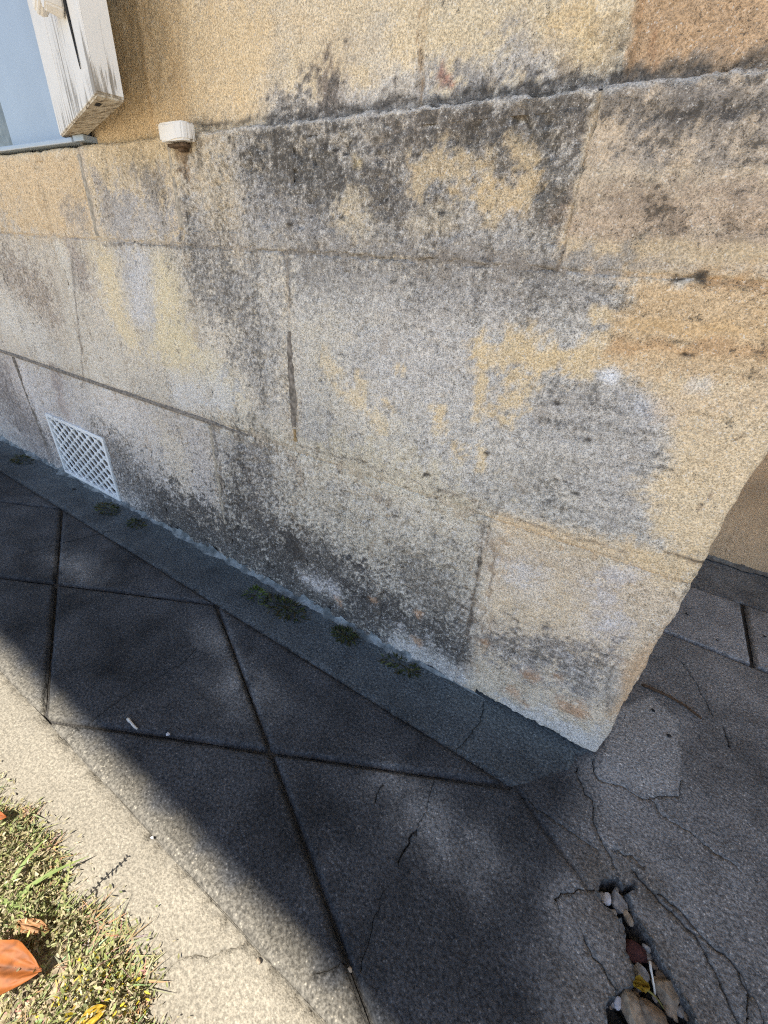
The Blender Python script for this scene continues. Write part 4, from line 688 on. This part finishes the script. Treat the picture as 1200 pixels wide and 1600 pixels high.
class Leaves:
    def __init__(s): s.V, s.F, s.C = [], [], []
    def leaf(s, p, dirv, up, L, W, col, curl=.0, n=3):
        d = Vector(dirv).normalized(); u = Vector(up); u = (u - d*u.dot(d)); u = u.normalized() if u.length > 1e-5 else Vector((0, 0, 1)); sd = d.cross(u)
        b = len(s.V); p = Vector(p)
        for i in range(n + 1):
            t = i/n; w = W*math.sin(math.pi*min(.97, .12 + .86*t))**.8*.5; c = p + d*L*t + u*(curl*L*t*t)
            for k, f in ((-1, .25), (0, 0), (1, .25)):
                q = c + sd*w*k + u*w*f*abs(k); s.V.append(tuple(q)); s.C.append(col)
        for i in range(n):
            for k in (0, 1): a = b + i*3 + k; s.F.append((a, a+1, a+4, a+3))
    def blade(s, p, dirv, L, W, col, droop, n=6):
        d = Vector(dirv).normalized(); p = Vector(p); h = Vector((d.x, d.y, 0)); h = h.normalized() if h.length > 1e-4 else Vector((1, 0, 0)); sd = Vector((-h.y, h.x, 0)); b = len(s.V)
        for i in range(n + 1):
            t = i/n; w = W*(1 - t**2.2)*.5 + W*.03; c = p + d*L*t + Vector((0, 0, -droop*L*t*t)) + h*droop*.5*L*t*t
            c.z = max(c.z, .003)
            for k in (-1, 0, 1): q = c + sd*w*k + Vector((0, 0, .2*w*abs(k))); s.V.append(tuple(q)); s.C.append(col)
        for i in range(n):
            for k in (0, 1): a = b + i*3 + k; s.F.append((a, a+1, a+4, a+3))
    def build(s, name, parent=None, org=(0, 0, 0)):
        V = np.asarray(s.V) - np.asarray(org); me = mesh(name, V, s.F); attr(me, 'pig', np.asarray(s.C)); o = link(name, me, LEAF, parent); o.location = org; return o
def rdir(zmin=-.2, zmax=1.0):
    a = random.uniform(0, 2*math.pi); z = random.uniform(zmin, zmax); r = math.sqrt(max(0, 1 - z*z)); return (r*math.cos(a), r*math.sin(a), z)
dcol = [(.42, .36, .23), (.38, .32, .20), (.32, .265, .16), (.46, .40, .27), (.28, .25, .12)]
gcol = [(.25, .265, .11), (.30, .29, .14), (.35, .31, .17), (.17, .19, .075), (.38, .335, .20), (.34, .285, .17), (.25, .28, .09)]
G = Leaves()
NB = 24000
gx_ = RNG.uniform(-.62, .02, NB); gd_ = np.abs(RNG.normal(0, .055, NB)); ge_ = np.interp(gx_, _lx, _le); gy_ = ge_ - gd_ + RNG.uniform(-.002, .006, NB)
gn_ = pn(gx_*30, gy_*30, 4.) + .3*pn(gx_*90, gy_*90, 2.); dry_ = pn(gx_*18, gy_*18, 9.)
for x, d, y, dens, dr in zip(gx_.tolist(), gd_.tolist(), gy_.tolist(), gn_.tolist(), dry_.tolist()):
    if dens < -.48 + .1*random.random(): continue
    h = lawn_z(x, y) + abs(random.gauss(0, .006))*(1 + dens)*min(1, d/.012 + .25)
    c = random.choice(gcol if dr + random.uniform(-.3, .3) < .12 else dcol); v = random.uniform(.6, 1.3)
    if x > -.25 and random.random() < .10: c = (.42, .33, .03)
    G.leaf((x, y, h), rdir(-.1, .9), rdir(.2, 1), random.uniform(.0025, .0060), random.uniform(.0010, .0024), tuple(q*v for q in c), random.uniform(-.4, .4), 2)
for i in range(420):                                                     # loose bits strewn over the edge of the concrete
    x = random.uniform(-.60, -.05); y = ledge_at(x) + abs(random.gauss(0, .010)); v = random.uniform(.6, 1.2)
    G.leaf((x, y, .0015 + random.uniform(0, .002)), rdir(-.05, .35), rdir(.5, 1), random.uniform(.002, .006), random.uniform(.0008, .002), tuple(q*v for q in random.choice(gcol + dcol)), random.uniform(-.3, .3), 2)
for i in range(6500):
    x = random.uniform(-.6, 0); d = abs(random.gauss(0, .06)); y = ledge_at(x) - d; c = random.choice([(.34, .29, .16), (.22, .24, .09), (.40, .33, .19), (.36, .27, .15)])
    G.blade((x, y, lawn_z(x, y)), rdir(.05, .7), random.uniform(.006, .022), random.uniform(.0006, .0013), tuple(q*random.uniform(.6, 1.2) for q in c), random.uniform(.1, .9), 3)
for bx_, by_, dx, dy, L in ((-.335, -.452, .35, .9, .05), (-.345, -.455, -.2, .6, .045), (-.348, -.462, .9, .35, .045), (-.34, -.465, .5, -.1, .05), (-.352, -.448, .15, -.8, .05), (-.33, -.46, .0, .9, .035)):
    G.blade((bx_, by_, .010), (dx, dy, .6), L, .0042, (.20, .26, .085), .55, 8)
tag(G.build('grass'), 'dry creeping grass and small weeds along the sunlit edge', 'grass', kind='stuff')
# one upright runner whose leaf shadow falls on the edging
SR = Leaves(); b0 = GP['stem'][0]
for i in range(14):
    t = i/13; p = (b0[0] + .001*math.sin(9*t), b0[1] - .004 + .022*t, .012 + .052*t)
    if i < 13: SR.blade(p, (0, .022, .052), .0062, .0013, (.16, .17, .06), 0, 2)
    for s in (-1, 1): SR.leaf(p, (s*random.uniform(.5, 1), random.uniform(-.4, .6), random.uniform(-.2, .5)), (0, 0, 1), random.uniform(.0025, .0048), .0019, random.choice(gcol), .1, 2)
tag(SR.build('weed_runner', None, (b0[0], b0[1], .008)), 'thin upright weed runner leaning over the pale concrete edging', 'weed')

# ------------------------------------------------------------------ fallen leaves
def dead_leaf(name, loc, L, W, rz, col, label, tilt=(0, 0), curl=.25, hz=.02):
    nx_, ny_ = 14, 10; V, F, C = [], [], []
    for i in range(nx_ + 1):
        t = i/nx_; w = W*.5*(math.sin(math.pi*min(.985, .03 + .95*t))**.75)*(1 + .06*math.sin(14*t + loc[0]*50))
        for j in range(ny_ + 1):
            s = j/ny_*2 - 1; z = curl*W*(s*s)*.5 + .12*L*math.sin(3.0*t + .4) - .0025*math.exp(-(s/.1)**2) + .002*math.sin(9*s + 7*t) + .0012*abs(math.sin(12*(t - abs(s)*.35)))
            V.append((L*(t - .5), w*s, z)); f = 1 - .5*math.exp(-(s/.07)**2) - .35*max(0, math.sin(24*(t - abs(s)*.3)))**6 - .25*max(0, math.sin(7*s + 5*t))**3
            f *= .85 + .3*random.random()*.5; C.append(tuple(c*f for c in col))
    for i in range(nx_):
        for j in range(ny_): a = i*(ny_+1) + j; F.append((a, a+ny_+1, a+ny_+2, a+1))
    me = mesh(name, V, F); attr(me, 'pig', np.asarray(C)); o = link(name, me, LEAF); o.location = (loc[0], loc[1], hz); o.rotation_euler = (tilt[0], tilt[1], rz)
    return tag(o, label, 'leaf', 'fallen leaves')
lf = GP['leaf'][0]
dead_leaf('fallen_leaf', (lf[0] - .008, lf[1] + .004), .062, .032, R(28), (.36, .115, .028), 'large curled orange leaf lying on the dry grass', (R(14), R(-8)))
dead_leaf('fallen_leaf', (GP['leaf2'][0][0] - .004, GP['leaf2'][0][1] - .002), .030, .012, R(40), (.42, .13, .04), 'small orange leaf at the left edge of the grass', (R(10), 0), hz=.016)
dead_leaf('fallen_leaf', (-.298, -.452), .030, .010, R(25), (.40, .21, .10), 'narrow pale orange leaf just above the large curled one', (R(5), 0), hz=.014)
dead_leaf('fallen_leaf', (-.205, -.452), .020, .011, R(70), (.55, .36, .04), 'small yellow leaf in the grass at the bottom edge', (R(12), 0), hz=.016)

# ------------------------------------------------------------------ weeds at the foot of the wall
wl = ['dark weed tuft at the far left foot of the wall', 'flat dark weed tuft on the path just below the vent', 'small weed tuft just right of the one below the vent',
      'bright green leafy weed sprig in the middle of the wall foot', 'wide dark weed mat right of the bright green sprig', 'compact dark weed tuft beside a crack in the fillet', 'thin straggling weed nearest the stone corner', None]
def weed(i, p, n, rad, hgt, cols, sx=1.0):
    Lf = Leaves(); c0 = (p[0], p[1], .0)
    for k in range(n):
        a = random.uniform(0, 2*math.pi); r = rad*math.sqrt(random.random()); x = p[0] + math.cos(a)*r*sx; y = min(p[1] + math.sin(a)*r*.55, -.006); z = hgt*(1 - (r/rad)**2)*random.uniform(.2, 1)
        dv = (math.cos(a) + random.uniform(-.6, .6), math.sin(a) + random.uniform(-.6, .6), random.uniform(-.1, .7)); v = random.uniform(.6, 1.3)
        Lf.leaf((x, y, z + .001), dv, rdir(.3, 1), random.uniform(.005, .011), random.uniform(.0014, .0034), tuple(q*v for q in random.choice(cols)), random.uniform(-.5, .3), 3)
    for k in range(max(4, n//14)):
        a = random.uniform(0, 2*math.pi); Lf.blade((p[0], p[1], .001), (math.cos(a)*sx, math.sin(a)*.6, .35), rad*random.uniform(.7, 1.25), .0012, (.05, .045, .02), .4, 5)
    return Lf.build('weed_tuft', None, c0)
dkc = [(.060, .078, .026), (.085, .098, .032), (.045, .055, .02), (.09, .075, .033)]; brc = [(.10, .15, .03), (.14, .19, .04), (.07, .10, .025)]
W8 = GP['weeds']
spec = [(0, 110, .030, .016, dkc, 1.2), (1, 130, .030, .014, dkc, 1.1), (2, 80, .021, .010, dkc, 1.1), (3, 75, .024, .018, brc, .9), (4, 190, .034, .012, dkc, 1.35), (5, 130, .021, .012, dkc, 1.1), (6, 70, .022, .007, dkc, 1.5)]
for i, n, rad, h, cols, sx in spec:
    tag(weed(i, W8[i], n, rad, h, cols, sx), wl[i], 'weed', 'weeds at the foot of the wall')

# ------------------------------------------------------------------ rubble, twigs and small litter
def rock(name, loc, r, mat, label, cat, group=None, flat=.6, seed=0, rz=0., cuts=9):
    """angular lump: a ball cut back by random planes"""
    rs = random.Random(int(seed*100) + 11); bm = bmesh.new(); bmesh.ops.create_icosphere(bm, subdivisions=3, radius=r)
    for k in range(cuts):
        nv_ = Vector((rs.gauss(0, 1), rs.gauss(0, 1), rs.gauss(0, 1))).normalized(); dd_ = r*rs.uniform(.55, .85)
        for v in bm.verts:
            q = v.co.dot(nv_) - dd_
            if q > 0: v.co -= nv_*q*.93
    co = np.array([v.co[:] for v in bm.verts]); k = 1 + .05*fbm(co[:, 0]/r*3 + seed, co[:, 1]/r*3, co[:, 2]/r*3, 2)
    for v, f in zip(bm.verts, k): v.co = Vector((v.co.x*f*1.2, v.co.y*f*.9, v.co.z*f*flat))
    me = bpy.data.meshes.new(name); bm.to_mesh(me); bm.free(); o = link(name, me, mat); o.location = loc; o.rotation_euler = (rs.uniform(-.3, .3), rs.uniform(-.3, .3), rz)
    return tag(o, label, cat, group)
RT = mat_plain('tan_rubble', (.28, .225, .165), .9, 160, .35, .2, .6, .0015); RG = mat_plain('grey_rubble', (.26, .25, .24), .9, 200, .35, .2, .6, .0015)
RB = mat_plain('brown_rubble', (.19, .145, .105), .85, 160, .35, .2, .6, .0015); RR = mat_plain('brick_red_rubble', (.065, .026, .024), .9, 160, .4, .2, .6, .0015); RW = mat_plain('pale_rubble', (.52, .53, .57), .85, 160, .2, .2, .5, .0012)
hm = [RT, RT, RT, RB, RW, RG, RR, RW, RT, RG, RG, RB]
hl = ['large tan stone at the right side of the broken hole', 'smaller tan stone wedged below the large tan one in the hole', 'broad tan stone at the bottom of the broken hole', 'brown rounded stone at the bottom of the broken hole',
      'pale bluish stone chip at the top of the broken hole', 'flat grey stone beside the pale chip in the hole', 'dark red brick fragment deep in the broken hole', 'tiny white chip left of the broad tan stone', 'pinkish tan stone at the narrow neck of the hole',
      'grey stone between tan and brown stones in the hole', 'grey rubble stone below the brick fragment', 'brown stone at the lower right of the hole']
for i, ((p, r), m) in enumerate(zip(HOLE_STONES, hm)):
    rock('rubble_stone', (p[0], p[1], -.0165 + r*.72 + (.004 if i in (4, 7, 8) else 0)), r, m, hl[i], 'stone', 'rubble in the broken path', .6, i*5.3, i*1.1)
_n = 0
while _n < 34:
    hx, hy = RNG.uniform(HP[:, 0].min(), HP[:, 0].max()), RNG.uniform(max(-.24, HP[:, 1].min()), HP[:, 1].max())
    if not inside(np.array([hx]), np.array([hy]), HPJ)[0]: continue
    _n += 1
    rock('rubble_crumb', (hx, hy, -.0145 + random.uniform(0, .006)), random.uniform(.0018, .0042), random.choice([RG, RT, RB, RG, RB]), 'small angular crumb of broken concrete inside the hole', 'crumb', 'crumbs in the broken hole', .7, _n*1.7, _n*.9, 6)
def tube(name, pts, r, mat, label, cat, group=None):
    P = jag([(p[0], p[1]) for p in pts], .004, .0006, 3.); Z = np.interp(np.linspace(0, 1, len(P)), np.linspace(0, 1, len(pts)), [p[2] for p in pts]); n = len(P); V, F = [], []; K = 6
    for i in range(n):
        t = Vector((*(P[min(i+1, n-1)] - P[max(i-1, 0)]), 0)).normalized(); s = Vector((-t.y, t.x, 0)); rr = r*(1 - .35*i/n)*(1 + .15*math.sin(i*2.3))
        for k in range(K):
            a = 2*math.pi*k/K; q = Vector((P[i][0], P[i][1], Z[i])) + s*math.cos(a)*rr + Vector((0, 0, math.sin(a)*rr)); V.append(tuple(q))
    for i in range(n-1):
        for k in range(K): F.append((i*K+k, i*K+(k+1) % K, (i+1)*K+(k+1) % K, (i+1)*K+k))
    F += [tuple(range(K))[::-1], tuple(range((n-1)*K, n*K))]
    c = np.asarray(V[0]); me = mesh(name, np.asarray(V) - c, F); o = link(name, me, mat); o.location = c
    return tag(o, label, cat, group)
tube('twig', [(*p, .0025) for p in GP['white_twig']], .0018, PALETWIG, 'short white twig lying on the dark scored panel', 'twig')
tube('stick', [(*p, .003) for p in GP['stick']], .0022, TWIG, 'thin brown stick lying on the paving behind the corner', 'stick')
h3 = GP['hole_twig']; tube('twig', [(*h3[0], .004), (*h3[1], .001), (*h3[2], -.004)], .0011, PALETWIG, 'thin white bent twig standing in the broken hole', 'twig')
yl = GP['yleaf'][0]; o = dead_leaf('fallen_leaf', yl, .013, .010, R(200), (.42, .26, .02), 'tiny yellow leaf with its stem in the broken hole', (R(15), R(10)), hz=.0)
ls = GP['leafstem']; tube('leaf_stalk', [(*ls[0], .001), (*ls[1], -.002), (*ls[2], -.004)], .0010, mat_plain('olive_stalk', (.16, .14, .04), .8, 200, .3), 'olive stalk of the yellow leaf in the broken hole', 'stalk')
rock('pebble', (*GP['pebble'][0], .002), 0.0028, RW, 'small pale pebble resting in the scored line', 'pebble', None, .7, 3.)
cl = ['tiny tan chip on the sunlit edging groove', 'tan grit chip at the lower end of the long scored line', 'white chip in the sunlit edging groove', None]
for i, p in enumerate(GP['chip'][:3]): rock('stone_chip', (*p, .0015), (.0022, .0022, .0014)[i], (RT, RT, RW)[i], cl[i], 'chip', None, .6, 8.+i)
dl = ['dark leaf scrap on the path edge under the vent', None, None, None, 'dark crumb on the paving nearest behind the corner edge', 'black crumb beside the paving joint behind the corner', 'dark crumb near the gutter strip', 'dark crumb at the right picture edge by the gutter', 'dark crumb just left of the one at the right edge', None, 'dark crumb on the smooth patch by the corner', 'dark crumb right of the smooth corner patch']
for i, p in enumerate(GP['debris']):
    if dl[i]: rock('dirt_crumb', (*p, .0012), .0045 if i == 0 else random.uniform(.0018, .003), DARK, dl[i], 'crumb', 'dirt crumbs on the paving', .4, i*2.)
